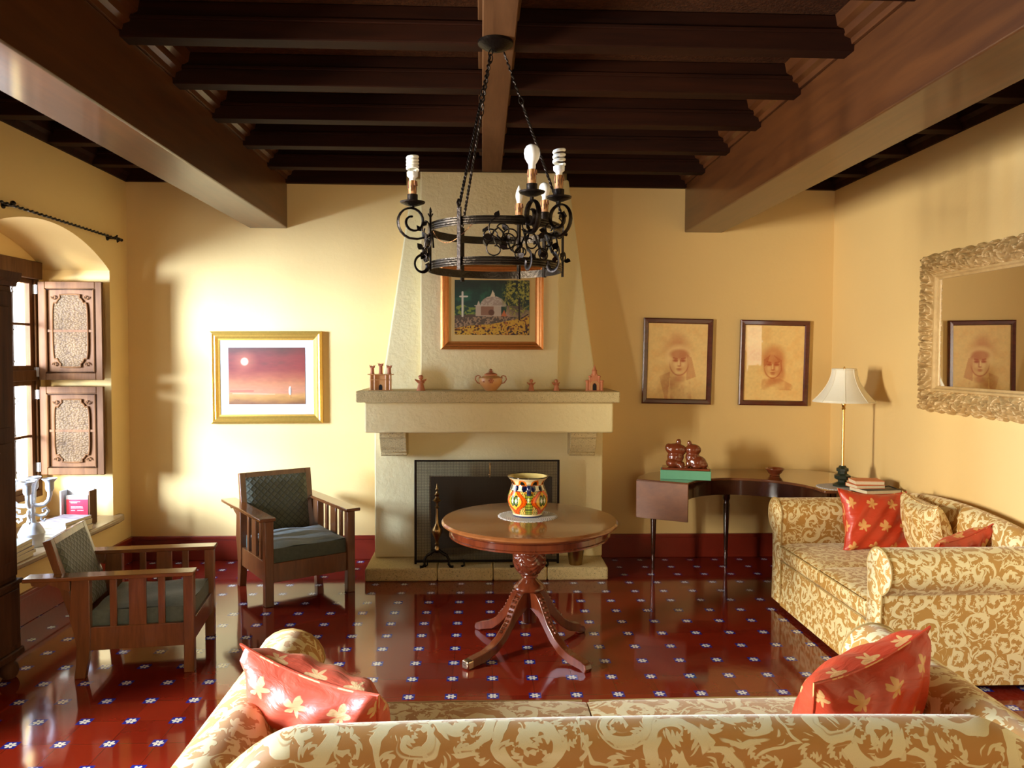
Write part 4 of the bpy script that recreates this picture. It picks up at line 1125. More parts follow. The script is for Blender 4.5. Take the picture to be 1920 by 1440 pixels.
# curved bands (ogee) orange and red
og = .30+.15*np.cos((z1-.1)*2*pi/.62)
dd = np.abs(np.abs(t4)-og)
col = blend(col, body*(dd < .085)*(z1 < .66), (.90, .36, .06)); col = blend(col, body*(np.abs(dd-.045) < .010)*(z1 < .66), (.52, .12, .03)); col = blend(col, body*(np.abs(dd-.09) < .013)*(z1 < .66), (.08, .09, .12))
# outer fields: dabs of green, white and navy
fld = body*(np.abs(t4) > og+.09); col = blend(col, fld, (.93, .72, .22))
sp = np.hypot(((np.abs(t4)-.43))*1.5, (z1-.42)*.9); col = blend(col, fld*(sp < .11), (.40, .52, .22)); col = blend(col, fld*(np.abs(sp-.11) < .015), (.06, .10, .2)); col = blend(col, fld*(sp < .05), (.93, .92, .86))
fl2 = body*(np.abs(t4) < og-.09)*(np.abs(t4) > .15)*(z1 < .66); col = blend(col, fl2, (.90, .78, .40)); q2 = (np.sin(t4*90)*np.sin(z1*60)); col = blend(col, fl2*(q2 > .25), (.25, .35, .18))
# blue-black shoulder band and collar
sh = ((z1 > .66) & (z1 < .80)); w1 = np.abs(np.sin(th*pi*12)); col = blend(col, sh*1., (.92, .88, .74)); col = blend(col, sh*(w1 > .6)*(np.abs((z1-.73)/.07) < w1), (.06, .08, .20)); col = blend(col, (np.abs(z1-.66) < .008)*1., (.05, .07, .14)); col = blend(col, (np.abs(z1-.80) < .008)*1., (.75, .35, .1))
ck = ((z1 > .80) & (z1 < .95)); w2 = np.abs(((th*8) % 1)-.5); col = blend(col, ck*(w2 < .34)*(z1 < .80+.14*np.sqrt(np.clip(1-(w2/.34)**2, 0, 1))), (.88, .46, .10)); col = blend(col, ck*(w2 < .2)*(z1 < .80+.10*np.sqrt(np.clip(1-(w2/.2)**2, 0, 1))), (.10, .12, .10))
col = blend(col, (z1 > .965)*1., (.10, .08, .10)); col = blend(col, (z1 < .03)*1., (.12, .16, .40)); col = blend(col, (jj > inside_start+2)*1., (.86, .78, .50))
cc_ = np.concatenate([np.clip(col, 0, 1).reshape(-1, 3)**2.2, np.ones((col[..., 0].size, 1))], 1)
fcs = []
for j in range(len(rs)-1):
    for i in range(NN): i2 = (i+1) % NN; fcs.append((j*NN+i, j*NN+i2, (j+1)*NN+i2, (j+1)*NN+i))
me = bpy.data.meshes.new('body'); me.from_pydata(co, [], fcs); me.update()
ca = me.color_attributes.new('Col', 'FLOAT_COLOR', 'POINT'); ca.data.foreach_set('color', cc_.astype(np.float32).ravel())
me.materials.append(M_glaze)
for p in me.polygons: p.use_smooth = True
o = bpy.data.objects.new('body', me); COL.objects.link(o); o.parent = vz
M_navy = simple('navy_glaze', (.012, .016, .06), .12, 0, .1, coat=.6)
for s_ in (-1, 1):
    m = MB(); m.tube([(0, s_*.098, .192), (0, s_*.120, .190), (0, s_*.128, .170), (0, s_*.126, .150), (0, s_*.113, .135)], [.013, .013, .013, .013, .013], 10, flat=.35)
    m.build('handle', M_navy, vz)

# ================================================================== ARMCHAIRS
def armchair(loc, rz, sc, label, recline=.26):
    r = empty('slatted_armchair', loc, rz, label, 'armchair', 'slatted wooden armchairs', scale=(sc, sc, sc))
    w, d, ah = .28, .27, .575
    for sx_ in (-1, 1):
        m = MB(); m.box(-.0275, .0275, -.0275, .0275, 0, ah-.022, T(sx_*w, -d, 0)); m.build('leg', M_walnut, r, bevel=.004)
        m = MB(); prof = [(d-.03, ah-.022), (d-.03, .22), (d-.022, .12), (d+.0, .0), (d+.055, .0), (d+.045, .08), (d+.04, .17), (d+.055, .26), (d+.075, .34), (d+.07, .42), (d+.06, ah-.022)]
        m.prism(prof, sx_*w-.024, sx_*w+.024, 'x'); m.build('leg', M_walnut, r, bevel=.004)
        m = MB(); m.box(sx_*(w+.012)-.052, sx_*(w+.012)+.052, -d-.035, d+.29, ah-.022, ah); arm = m.build('armrest', M_walnutx, r, bevel=.004)
        m = MB(); pr = [(d+.07, ah-.022), (d+.27, ah-.022), (d+.26, ah-.05), (d+.21, ah-.062), (d+.18, ah-.046), (d+.13, ah-.068), (d+.07, ah-.09)]
        m.prism(pr, sx_*w-.018, sx_*w+.018, 'x'); m.build('notched_bracket', M_walnut, arm, bevel=.003)
        m = MB(); m.box(sx_*w-.012, sx_*w+.012, -d+.02, d-.02, .15, .28); m.build('side_rail', M_walnut, r, bevel=.003)
        for (yc, hw_) in ((-.125, .018), (0, .045), (.125, .018)):
            m = MB(); m.box(sx_*w-.008, sx_*w+.008, yc-hw_, yc+hw_, .27, ah-.02); m.build('slat', M_walnut, r, bevel=.002)
    m = MB(); m.box(-w+.02, w-.02, -d-.012, -d+.014, .15, .275); m.build('front_rail', M_walnut, r, bevel=.003)
    m = MB(); m.box(-w+.02, w-.02, d-.01, d+.016, .16, .26); m.build('rear_rail', M_walnut, r, bevel=.003)
    # seat cushion
    m = MB()
    def top(a, b):
        x = (a*2-1); y = (b*2-1); dome = .030*(1-x**4)*(1-y**4); return (x*.262, y*.252-.012, .365+dome+.006*sin(x*5+y*3))
    m.grid(top, 16, 16, lambda a, b: (a*.52, b*.52))
    def sidef(a, b):
        t = a*4; k_ = int(min(3.999, t)); f = t-k_; cs = [(-1, -1), (1, -1), (1, 1), (-1, 1), (-1, -1)]
        x = cs[k_][0]+(cs[k_+1][0]-cs[k_][0])*f; y = cs[k_][1]+(cs[k_+1][1]-cs[k_][1])*f; bul = 1+.012*sin(pi*b)
        return (x*.262*bul, (y*.252)*bul-.012, .26+.105*b)
    m.grid(sidef, 64, 4, lambda a, b: (a*2.1, b*.11))
    m.box(-.25, .25, -.25, .23, .255, .262)
    m.build('seat_cushion', M_seat, r, angle=70)
    # reclined back: frame + padded panel
    bh = .47; Mb = T(0, d+.055, .31) @ RX(-recline)
    m = MB(); bw = .262
    m.box(-bw, -bw+.045, -.018, .024, -.02, bh, Mb); m.box(bw-.045, bw, -.018, .024, -.02, bh, Mb); m.box(-bw+.045, bw-.045, -.018, .024, bh-.045, bh, Mb); m.box(-bw+.045, bw-.045, -.018, .024, -.02, .03, Mb)
    bf = m.build('back_frame', M_walnut, r, bevel=.003)
    m = MB()
    def pf(a, b): x = a*2-1; z = b; e = min(1, 8*(1-abs(x)))*min(1, 10*min(b, 1-b)+.0); return tuple(Mb @ Vector((x*(bw-.04), -.018-.014*e, .02+z*(bh-.055))))
    m.grid(pf, 20, 20, lambda a, b: (a*.42, b*.40)); m.build('back_upholstery', M_quilt, bf, angle=80)
    m = MB(); m.box(-bw+.04, bw-.04, .0, .02, .02, bh-.04, Mb); m.build('back_lining', M_seat, bf)
    return r
# chair facing the camera side, beside hearth: measured legs
fx, fy = .3, -.45; rz = atan2(fy, fx)+pi/2      # local front is -y
armchair((-1.345, 5.59, 0), rz-.0, 1.05, 'wooden slatted armchair with green cushion facing forward beside the fireplace', .18)
rz1 = atan2(.08, .56)+pi/2
armchair((-1.855, 4.37, 0), rz1, .955, 'wooden slatted armchair seen side-on below the window', .30)

# ================================================================== SOFAS
def sofa(name, loc, rz, W, D, mat, label, pat_cush=2, camel=.05, backh=.80, armh=.70, back_cush=0, bdrop=None, reach=.0):
    """local: faces +y ; back at y=0 ; x centred ; D depth to seat front"""
    r = empty(name, loc, rz, label, 'sofa', None)
    HWd = W/2; ra = .125
    xa = HWd-ra       # arm roll centre
    # arms: section in x,z
    def armsec(sg):
        cz = armh-ra*.92; pts = []
        pts.append((xa-.095, .04)); pts.append((xa-.095, cz-.02))
        for i in range(15):
            a = pi-.1-(pi*1.28)*i/14; pts.append((xa+.012+ra*.95*cos(a), cz+ra*.92*sin(a)))
        pts.append((xa+.042, cz-ra*.95)); pts.append((xa+.035, .3)); pts.append((xa+.045, .04))
        return [(sg*x, z) for x, z in pts]
    for sg in (-1, 1):
        sec = armsec(sg); n = len(sec); NY = 14
        per = [0]
        for i in range(n): a, b = sec[i], sec[(i+1) % n]; per.append(per[-1]+math.hypot(a[0]-b[0], a[1]-b[1]))
        vs = []; fs_ = []; uvs = []
        for j in range(NY+1):
            t = j/NY; y = .02+t*(D-.02); 
            rise = -.03*sin(pi*t)*0+.0
            for (x, z) in sec:
                zz = z+(rise if z > .3 else 0); vs.append((x, y, zz))
        for j in range(NY):
            y0 = j/NY*D; y1 = (j+1)/NY*D
            for i in range(n):
                i2 = (i+1) % n; fs_.append((j*n+i, j*n+i2, (j+1)*n+i2, (j+1)*n+i)); uvs.append([(y0, per[i]), (y0, per[i+1]), (y1, per[i+1]), (y1, per[i])])
        m = MB(); m.add(vs, fs_, uvs)
        for yy, rev in ((.02, False), (D, True)):
            tri = tessellate_polygon([[Vector((p[0], p[1], 0)) for p in sec]])
            for t3 in tri:
                m.add([(sec[q][0], yy, sec[q][1]) for q in t3], [(0, 1, 2)], [[(sec[q][0], sec[q][1]) for q in t3]])
        ar = m.build('arm', mat, r, angle=50)
        # front facing panel with piping
        pn = MB(); c0 = (sum(p[0] for p in sec)/n, sum(p[1] for p in sec)/n)
        def inset(p, k_): return (p[0]+(c0[0]-p[0])*k_, p[1]+(c0[1]-p[1])*k_)
        upper = [p for p in sec]
        pn = MB(); pn.tube([(p[0], D+.002, p[1]) for p in upper[:]], .0055, 6, closed=True); pn.build('piping', M_pipe, ar)
        pn = MB(); cz = armh-ra*.92
        ins_ = [(sg*(xa+.012)+ (p[0]-sg*(xa+.012))*.975, cz+(p[1]-cz)*.95 if p[1] > cz-.09 else p[1]) for p in sec]
        tri = tessellate_polygon([[Vector((p[0], p[1], 0)) for p in ins_]])
        vs = [(p[0], D+.001, p[1]) for p in ins_]+[(sg*(xa-.02)+(p[0]-sg*(xa-.02))*.9, D+.009, p[1]) for p in ins_]
        fs_ = [(i, (i+1) % n, n+(i+1) % n, n+i) for i in range(n)]+[tuple(n+q for q in t3) for t3 in tri]
        pn.add(vs, fs_); pn.build('arm_facing', mat, ar, angle=60)
    # back: sections along x
    NX = 60; xb = xa-.03; vs = []; fs_ = []; uvs = []
    secs = []
    for i in range(NX+1):
        x = -xb+2*xb*i/NX; t = x/xb
        hz = backh+camel*(1-t*t)
        e = (abs(t)-.80)/.20
        if e > 0: hz -= (backh-armh+.02)*min(1, e)**1.6
        sec = [(.20, .36), (.185, .50), (.165, hz-.09)]
        for q in range(9):
            a = 0.15+(pi*1.25)*q/8; sec.append((.09+.072*cos(a), hz-.072+.072*sin(a)))
        sec += [(.045, hz-.20), (.035, .40), (.03, .04)]
        secs.append((x, sec))
    n = len(secs[0][1])
    for x, sec in secs:
        for (y, z) in sec: vs.append((x, y, z))
    per = [0]
    for a, b in zip(secs[30][1][:-1], secs[30][1][1:]): per.append(per[-1]+math.hypot(a[0]-b[0], a[1]-b[1]))
    for i in range(NX):
        for q in range(n-1):
            fs_.append((i*n+q, i*n+q+1, (i+1)*n+q+1, (i+1)*n+q)); uvs.append([(secs[i][0], per[q]), (secs[i][0], per[q+1]), (secs[i+1][0], per[q+1]), (secs[i+1][0], per[q])])
    m = MB(); m.add(vs, fs_, uvs)
    for (x, sec) in (secs[0], secs[-1]):
        tri = tessellate_polygon([[Vector((p[0], p[1], 0)) for p in sec]])
        for t3 in tri: m.add([(x, sec[q][0], sec[q][1]) for q in t3], [(0, 1, 2)], [[(sec[q][0], sec[q][1]) for q in t3]])
    m.build('back', mat, r, angle=70)
    # base
    xi = xa-.095
    m = MB()
    m.grid(lambda a, b: (-xi+2*xi*a, D-.015+.02*(1-b)**2, .03+.28*b), 20, 6, lambda a, b: (2*xi*a, .3*b))
    m.box(-xi, xi, .1, D-.015, .04, .31)
    m.build('seat_base', mat, r, angle=60)
    # seat cushions
    npc = pat_cush; cw = 2*xi/npc
    for q in range(npc):
        x0 = -xi+q*cw+.003; x1 = x0+cw-.006; y0, y1 = .17, D+.012
        def cf(a, b):
            # closed cross-section in y/z swept along x
            ang = a*2*pi; x = x0+(x1-x0)*b; ex = 1-abs(2*b-1)**10*.10
            cy_, sz_ = cos(ang), sin(ang); py = abs(cy_)**.22*(1 if cy_ > 0 else -1); pz = abs(sz_)**.42*(1 if sz_ > 0 else -1)
            crown = .016*(1-abs(2*b-1)**3)*(1-abs(py)**3) if pz > 0 else 0
            return (x, (y0+y1)/2+py*(y1-y0)/2, .385+pz*.068*ex+crown)
        m = MB(); m.grid(cf, 48, 20)
        for b_ in (0, 1): m.add([cf(i/48, b_) for i in range(48)], [tuple(range(48))])
        sc = m.build('seat_cushion', mat, r, angle=70)
        m = MB(); m.tube([(x0+.01, y1, .43), ((x0+x1)/2, y1+.004, .432), (x1-.01, y1, .43)], .0045, 6); m.tube([(x0+.01, y1, .335), (x1-.01, y1, .335)], .0045, 6); m.build('piping', M_pipe, sc)
    return r
def cushion(name, M, size, thick, mat, label, cat='cushion', parent=None, wr=1.0, seed=0, su=None):
    """pillow in local xz plane (faces -y/+y), centred; M places it"""
    random.seed(seed); m = MB(); N = 26; su = su or size
    ph = random.random()*6
    tt = np.linspace(-1, 1, 201); th_c = thick/2*np.clip(1-tt**2, 0, 1)**.42
    def arcl(sz): d_ = np.hypot(np.diff(tt)*sz/2, np.diff(th_c)); return np.concatenate([[0], np.cumsum(d_)])
    ALx, ALz = arcl(size), arcl(su)
    UX = lambda a: float(np.interp(a*2-1, tt, ALx))-ALx[-1]/2+size/2; UZ = lambda a: float(np.interp(a*2-1, tt, ALz))-ALz[-1]/2+su/2
    for sg in (-1, 1):
        def f(a, b):
            x = a*2-1; z = b*2-1
            pull = 1-.15*(1-z*z)*(abs(x)**4); pull2 = 1-.15*(1-x*x)*(abs(z)**4)
            th_ = (max(0, (1-x**2))*max(0, (1-z**2)))**.42
            wv = .010*wr*sin(x*7+z*4+ph)*(1-th_)*(abs(x)+abs(z))*.5+.006*wr*sin(x*13-z*9+ph)
            return (x*size/2*pull, sg*(thick/2)*th_+wv*(1 if th_ > .02 else 0), z*su/2*pull2)
        m.grid(f, N, N, lambda a, b: (UX(a)+.03, UZ(b)+.045+(.5 if sg > 0 else 0)))
    m.build  # noqa
    o = m.build(name, mat, parent, angle=75)
    pts = []
    for i in range(80):
        t = i/80*4; k_ = int(t); fr_ = t-k_; cs = [(-1, -1), (1, -1), (1, 1), (-1, 1), (-1, -1)]
        x = cs[k_][0]+(cs[k_+1][0]-cs[k_][0])*fr_; z = cs[k_][1]+(cs[k_+1][1]-cs[k_][1])*fr_
        pts.append((x*size/2*(1-.15*(1-z*z)*(abs(x)**4)), 0, z*su/2*(1-.15*(1-x*x)*(abs(z)**4))))
    pm = MB(); pm.tube(pts, .0045, 6, closed=True); pm.build('cushion_seam', mat, o)
    o.matrix_world = M
    if label: tag(o, label, cat)
    return o
# near sofa, seen from behind
sofa('sofa', (.385, 1.70, 0), 0, 2.36, 1.06, M_dam, 'large cream and gold damask sofa in the foreground, seen from behind', 2, .015, .82, .71)
# right-hand loveseat against the wall, facing left
sofa('sofa', (2.935, 4.455, 0), pi/2, 1.60, .925, M_damr, 'smaller cream and gold damask sofa against the right wall under the mirror', 2, .06, .775, .735)

def Mx(loc, rz=0, rx=0, ry=0): return T(*loc) @ RZ(rz) @ RX(rx) @ RY(ry)
cushion('cushion', Mx((-.455, 2.23, .60), radians(-32), radians(24), radians(6)), .50, .25, M_silkp, 'coral red silk cushion at the left end of the foreground sofa', seed=1)
cushion('cushion', Mx((1.15, 2.27, .60), radians(28), radians(20), radians(-10)), .50, .25, M_silk, 'red silk cushion at the right end of the foreground sofa', seed=2)
cushion('cushion', Mx((2.555, 4.855, .630), radians(7), radians(-17), radians(4)), .49, .16, M_silk, 'upright square red cushion with gold leaves on the smaller sofa', seed=3, su=.41)
cushion('cushion', Mx((2.60, 4.10, .585), radians(25), radians(30), radians(-12)), .40, .15, M_silk, 'red cushion half hidden behind the near arm of smaller sofa', seed=4)
cushion('cushion', Mx((2.70, 4.52, .64), radians(82), radians(-14), 0), .50, .20, M_damr, 'cream damask cushion against the back of smaller sofa', seed=5, wr=.5, su=.42)

# ================================================================== CONSOLE TABLE
ct = empty('console_table', (1.95, 6.0, 0), 0, 'dark kidney-curved side table with drop leaf along the back wall', 'table')
def cl(p): return (p[0]-1.95, p[1]-6.0)
inner = [(1.545, 5.665), (1.62, 5.77), (1.72, 5.85), (1.83, 5.895), (1.95, 5.905), (2.08, 5.875), (2.2, 5.81), (2.31, 5.71), (2.38, 5.60), (2.42, 5.47), (2.425, 5.37), (2.43, 5.32)]
outer = [(2.93, 5.30), (2.93, 5.9), (2.88, 6.15), (2.75, 6.3), (2.55, 6.36), (1.75, 6.36), (1.55, 6.32), (1.36, 6.18), (1.25, 6.02), (1.2, 5.865)]
m = MB(); m.prism([cl(p) for p in inner+outer], .73, .75, 'z'); m.build('tabletop', M_console, ct, bevel=.005)
# apron under the inner edge and around
def insetpath(pts, d):
    out = []
    for i, p in enumerate(pts):
        a = Vector(pts[max(0, i-1)]); b = Vector(pts[min(len(pts)-1, i+1)]); t = (b-a).normalized(); nrm = Vector((-t.y, t.x)); out.append((p[0]+nrm.x*d, p[1]+nrm.y*d))
    return out
in1 = insetpath(inner, .015); in2 = insetpath(inner, .04)
m = MB(); m.prism([cl(p) for p in in1+in2[::-1]], .615, .73, 'z'); m.build('apron', M_consdark, ct)
ou1 = insetpath(outer, .02); ou2 = insetpath(outer, .045)
m = MB(); m.prism([cl(p) for p in ou1+ou2[::-1]], .615, .73, 'z'); m.build('apron', M_consdark, ct)
a = Vector((1.2, 5.862)); b = Vector((1.55, 5.665)); dlt = (b-a).normalized(); nr = Vector((dlt.y, -dlt.x))
q = [a-dlt*.005, b+dlt*.0, b+nr*.016, a+nr*.016]
m = MB(); m.prism([cl((p.x, p.y)) for p in q], .455, .742, 'z'); m.build('drop_leaf', M_leaf, ct, bevel=.003)
lp = [(.0, 0), (.012, 0), (.014, .02), (.011, .05), (.018, .09), (.013, .11), (.016, .13), (.022, .35), (.027, .5), (.022, .53), (.030, .55), (.030, .73), (0, .73)]
for (x, y) in ((1.37, 6.03), (1.985, 6.12), (2.86, 6.12), (2.50, 5.36), (2.86, 5.36)):
    MB().lathe(lp, 16, (x-1.95, y-6.0, 0)).build('leg', M_consdark, ct)
# sculpture
sp = empty('sculpture', (1.585, 5.885, .75), radians(-15), 'polished red-wood sculpture of two seated figures on a green plinth', 'sculpture')
MB().box(-.19, .19, -.075, .075, 0, .07).build('plinth', M_green, sp, bevel=.003)
MB().box(-.18, .18, -.07, .09, .07, .088).build('wood_slab', M_sculpt, sp, bevel=.004)
def blob(lst, name):
    mbm = MB()
    for c_, r_ in lst: mbm.sphere(c_, r_, 20, 14)
    o = mbm.build(name, M_sculpt, sp); rm = o.modifiers.new('rm', 'REMESH'); rm.mode = 'VOXEL'; rm.voxel_size = .005; rm.use_smooth_shade = True
    sm = o.modifiers.new('sm', 'SMOOTH'); sm.factor = .8; sm.iterations = 6; return o
blob([((-.078, 0, .225), (.078, .045, .048)), ((-.13, 0, .235), (.030, .035, .035)), ((-.03, 0, .22), (.036, .036, .04)), ((-.078, 0, .165), (.065, .045, .05)), ((-.095, -.01, .12), (.058, .055, .04)), ((-.04, -.02, .11), (.035, .05, .03)), ((-.055, 0, .285), (.020, .02, .024)), ((-.058, 0, .262), (.012, .012, .02)), ((-.03, -.05, .095), (.02, .025, .012))], 'figure')
blob([((.055, 0, .225), (.062, .045, .045)), ((.05, 0, .165), (.055, .045, .05)), ((.085, 0, .13), (.072, .055, .052)), ((.125, 0, .11), (.045, .045, .032)), ((.085, -.03, .105), (.045, .035, .022)), ((.025, 0, .278), (.018, .018, .02)), ((.03, 0, .258), (.012, .012, .018)), ((.02, -.02, .12), (.02, .03, .04)), ((.005, -.05, .095), (.02, .022, .012))], 'figure')
# bowl
o = MB().lathe([(.0, 0), (.035, 0), (.04, .004), (.038, .01), (.05, .02), (.066, .045), (.075, .053), (.074, .058), (.066, .054), (.045, .025), (0, .018)], 36).build('bowl', M_sculpt, None)
o.location = (2.34, 6.02, .75); tag(o, 'small dark wooden bowl in the middle of the console table', 'bowl')
# lamp doily + lamp
doily((2.60, 5.47, .7505), .15, 'doily', 'white lace doily under the table lamp')
lm = empty('table_lamp', (2.64, 5.50, .7535), 0, 'brass stick table lamp with cream bell shade and dark stone base', 'lamp')
m = MB(); m.lathe([(.0, 0), (.068, 0), (.070, .012), (.05, .022), (.032, .03), (.032, .045), (.045, .05), (.058, .058), (.06, .078), (.046, .085), (.034, .092), (.034, .108), (.044, .112), (.044, .130), (.03, .137), (.022, .15), (0, .15)], 8); m.build('base', M_stonegreen, lm, smooth=False)
MB().lathe([(.0, .145), (.012, .145), (.0095, .16), (.0095, .56), (.014, .565), (.010, .58), (.015, .59), (.015, .61), (.008, .62), (.0, .62)], 20).build('pole', M_brass, lm)
# octagonal bell shade with ribs
m = MB(); n = 64; vs = []; fs_ = []; NVs = 16
def shr(t): return .083+(.213-.083)*((1-t)**1.9)
for j in range(NVs+1):
    t = j/NVs; z = .618+.238*t
    for i in range(n):
        a = 2*pi*i/n; oct_ = cos(pi/8)/cos(((a+pi/8) % (pi/4))-pi/8); vs.append((shr(t)*(.6+.4*oct_)*cos(a), shr(t)*(.6+.4*oct_)*sin(a), z))
for j in range(NVs):
    for i in range(n): fs_.append((j*n+i, j*n+(i+1) % n, (j+1)*n+(i+1) % n, (j+1)*n+i))
m.add(vs, fs_); so = m.build('lamp_shade', M_shade, lm, angle=80); md = so.modifiers.new('s', 'SOLIDIFY'); md.thickness = .002
m = MB()
for i in range(8):
    a = pi/8+i*pi/4; m.tube([((shr(t/10)+.001)*cos(a), (shr(t/10)+.001)*sin(a), .618+.238*t/10) for t in range(11)], .0022, 5)
for t in (0, 1): m.tube([((shr(t)+.001)*cos(2*pi*i/48), (shr(t)+.001)*sin(2*pi*i/48), .618+.238*t) for i in range(48)], .003, 5, closed=True)
m.build('shade_trim', M_shade, so)
m = MB(); m.lathe([(.0, .855), (.008, .855), (.008, .865), (0, .875)], 10)
for i in range(3): a = i*2*pi/3; m.tube([(0, 0, .853), (.082*cos(a), .082*sin(a), .853)], .0018, 5)
m.tube([(0, 0, .61), (0, 0, .86)], .003); m.build('finial', M_brass, lm)
# books by the lamp
def book(x, y, z, w, d, h, rz, cover, label, grp='books beside the table lamp', name='book'):
    r = empty(name, (x, y, z), rz, label, 'book', grp)
    m = MB(); m.box(-w/2, w/2, -d/2, d/2, 0, .003); m.box(-w/2, w/2, -d/2, d/2, h-.003, h); m.box(-w/2, w/2, d/2-.003, d/2, 0, h); m.build('cover', cover, r, bevel=.001)
    MB().box(-w/2+.003, w/2-.003, -d/2+.003, d/2-.003, .003, h-.003).build('pages', M_paper, r, smooth=False); return r
M_black = simple('black_book_cover', (.02, .012, .010), .4)
book(2.765, 5.27, .751, .27, .20, .028, .15, M_black, 'dark book at the bottom of the stack beside the lamp')
book(2.71, 5.30, .7795, .21, .15, .024, .05, M_orange, 'orange book on top of the dark book beside the lamp')
book(2.72, 5.305, .804, .20, .145, .028, -.12, M_orange, 'topmost orange-red book of the stack beside the lamp')
m = MB(); m.tube([(0, 0, .03), (.06, .0, .035), (.10, -.02, .02), (.13, -.03, .0), (.15, -.02, -.06), (.152, -.02, -.20), (.15, .0, -.40), (.15, .03, -.70)], .004, 6); o = m.build('cable', M_cable, None); o.location = (2.795, 5.25, .76)
tag(o, 'black power cable hanging behind the smaller sofa by the right wall', 'cable')

# ================================================================== SILL THINGS
SZ = .436
cd = empty('candelabra', (-2.955, 5.14, SZ), 0, 'white ceramic candelabra with curling arms on the window sill', 'candelabra')
MB().lathe([(.0, 0), (.078, 0), (.080, .012), (.076, .03), (.074, .055), (.078, .07), (.080, .085), (.076, .092), (.068, .11), (.055, .132), (.048, .145), (.030, .155), (.024, .175), (.020, .22), (.018, .26), (.020, .33), (.024, .37), (.028, .40), (.040, .43), (.036, .435), (.02, .40), (0, .40)], 32).build('stem', M_white, cd)
for i in range(4):
    a = radians(20+90*i); c_, s_ = cos(a), sin(a)
    P = lambda r_, z: (r_*c_, r_*s_, z)
    m = MB(); m.tube([P(.012, .27), P(.04, .265), P(.075, .27), P(.10, .295), P(.108, .33), P(.108, .36)], [.014, .014, .014, .014, .014, .015], 10)
    m.tube([P(.015, .21), P(.045, .195), P(.08, .20), P(.098, .225), P(.085, .245), P(.066, .236), P(.068, .22)], [.009, .010, .011, .011, .010, .009, .008], 8)
    m.tube([P(.06, .195), P(.055, .17), P(.072, .16), P(.082, .175)], .008, 8)
    ar = m.build('arm', M_white, cd)
    MB().lathe([(.0, .355), (.020, .355), (.026, .37), (.026, .41), (.030, .42), (.046, .436), (.044, .44), (.024, .425), (.02, .38), (0, .38)], 20, (.108*c_, .108*s_, 0)).build('candle_cup', M_white, ar)
# magazines
def magazine(x, y, z, w, d, h, rz, cover, label, grp):
    r = empty('magazine', (x, y, z), rz, label, 'magazine', grp)
    MB().box(-w/2, w/2, -d/2, d/2, 0, h-.0012).build('pages', M_paper, r, smooth=False, bevel=.002)
    MB().box(-w/2, w/2, -d/2, d/2, h-.0012, h).build('cover', cover, r, smooth=False); return r
s = NT('printed_cover'); c = s.coord(); vo = s.n('ShaderNodeTexVoronoi'); s.l(s.mapping(c, (14, 40, 1)), vo.inputs[0]); vo.inputs['Scale'].default_value = 1
s.base(s.mix(s.math('MULTIPLY', vo.outputs['Distance'], .9), (.50, .48, .46), (.16, .10, .14))); s.set(Roughness=.6); M_cover = s.m
M_blue = simple('pale_blue_cover', (.40, .50, .50), .3)
for i in range(5):
    magazine(-2.93+random.uniform(-.006, .006), 5.50+random.uniform(-.006, .006), SZ+i*.0205, .21, .28, .020, radians(-8+random.uniform(-3, 3)), M_cover,
             ['bottom magazine of the stack in front of the brochure stand', 'second magazine from the bottom before the brochure stand', 'middle magazine of the stack before the brochure stand', 'second magazine from the top before the brochure stand', 'top magazine of the stack in front of the brochure stand'][i], 'magazines beside the candelabra')
for i in range(5):
    magazine(-2.90+random.uniform(-.006, .006), 4.74+random.uniform(-.006, .006), SZ+i*.0215, .22, .30, .021, radians(4+random.uniform(-3, 3)), M_blue if i == 4 else M_cover,
             ['bottom magazine of the stack beside the dark cabinet', 'second magazine from the bottom beside the dark cabinet', 'middle magazine of the stack beside the dark cabinet', 'second magazine from the top beside the dark cabinet', 'pale blue magazine on top of the stack beside the cabinet'][i], 'magazines nearest the cabinet')
# brochure stand with red leaflets
bs = empty('brochure_stand', (-2.995, 5.76, SZ), radians(0), 'small open wooden stand holding leaflets on the window sill', 'stand')
MB().box(-.10, .10, .0, .09, 0, .012).build('stand_base', M_shut, bs, bevel=.002)
MB().box(.098, .11, .0, .10, 0, .25).build('stand_side', M_shut, bs, bevel=.002)
MB().box(-.11, -.098, .0, .10, 0, .25).build('stand_side', M_card, bs, bevel=.002)
MB().box(-.098, .098, .086, .10, 0.012, .255).build('stand_back', M_card, bs, bevel=.002)
MB().box(-.11, .098, .0, .012, .012, .04).build('stand_lip', M_shut, bs, bevel=.002)
lf = empty('leaflet', (-3.0, 5.80, SZ+.0125), 0, 'red and white printed leaflet standing in the wooden stand', 'leaflet')
MB().box(-.078, .078, 0, .02, 0, .20).build('sheet', M_card, lf, smooth=False)
MB().box(-.078, .078, -.0012, 0, .03, .17).build('red_panel', M_red, lf, smooth=False)
tm = MB()
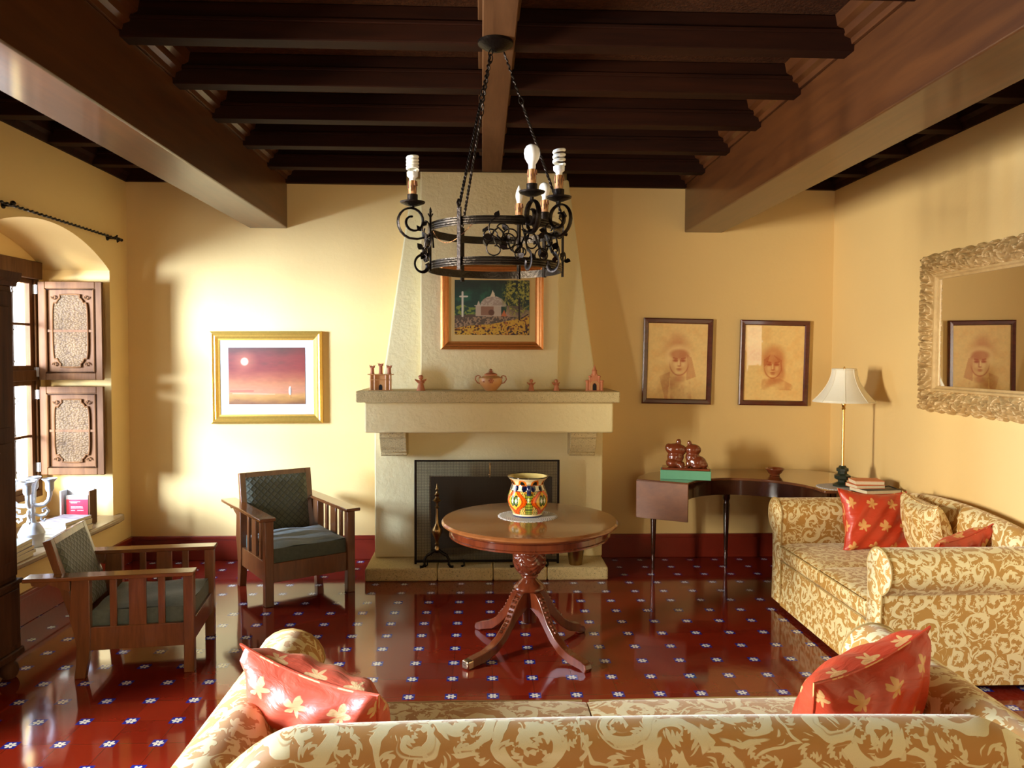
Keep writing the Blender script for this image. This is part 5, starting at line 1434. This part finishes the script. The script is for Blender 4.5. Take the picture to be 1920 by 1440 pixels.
random.seed(5)
for z, x0, n_ in ((.150, -.055, 6), (.142, -.045, 4), (.112, -.045, 8), (.103, -.045, 8), (.085, -.045, 3), (.085, .0, 4)):
    x = x0
    for i in range(n_):
        wl = random.uniform(.006, .012); tm.box(x, x+wl, -.0022, -.0012, z, z+.005); x += wl+.0025
tm.build('printed_text', M_card, lf, smooth=False)

# ================================================================== CABINET (left edge)
cb = empty('cabinet', (-2.612, 3.885, 0), 0, 'tall dark wooden cabinet standing on turned feet at the left edge', 'cabinet')
MB().box(-.255, .165, -.23, .23, .50, 2.05).build('upper_body', M_cab, cb, bevel=.005)
m = MB(); m.box(-.255, .175, -.24, .24, .13, .50); m.build('lower_body', M_cab, cb, bevel=.005)
m = MB(); m.prism([(-.255, 2.05), (.175, 2.05), (.18, 2.07), (.2, 2.085), (.205, 2.12), (-.255, 2.12)], -.26, .26, 'y'); m.build('cornice', M_cab, cb, smooth=False)
m = MB(); m.box(-.255, .19, -.25, .25, .49, .515); m.build('waist_moulding', M_cab, cb, bevel=.006)
m = MB(); m.box(-.255, .19, -.25, .25, .11, .15); m.build('plinth', M_cab, cb, bevel=.008)
for y0, y1 in ((-.21, -.005), (.005, .21)):
    m = MB(); m.box(.166, .182, y0, y1, .54, 2.02); dd_ = m.build('door', M_cab, cb, bevel=.004)
    m = MB(); m.box(.182, .19, y0+.04, y1-.04, .62, 1.24); m.box(.182, .19, y0+.04, y1-.04, 1.32, 1.94); m.build('door_panel', M_cab, dd_, bevel=.008)
    MB().sphere((.195, .04 if y0 > 0 else -.04, 1.2), .012, 10, 8).build('knob', M_brassd, dd_)
    m = MB(); m.box(.176, .188, y0, y1, .18, .47); m.build('drawer', M_cab, cb, bevel=.004)
for (x, y) in ((.14, .19), (.14, -.19), (-.15, .19), (-.15, -.19)):
    MB().lathe([(.0, 0), (.028, 0), (.04, .015), (.048, .04), (.04, .07), (.025, .085), (.035, .095), (.038, .11), (0, .11)], 20, (x, y, 0)).build('foot', M_cab, cb)
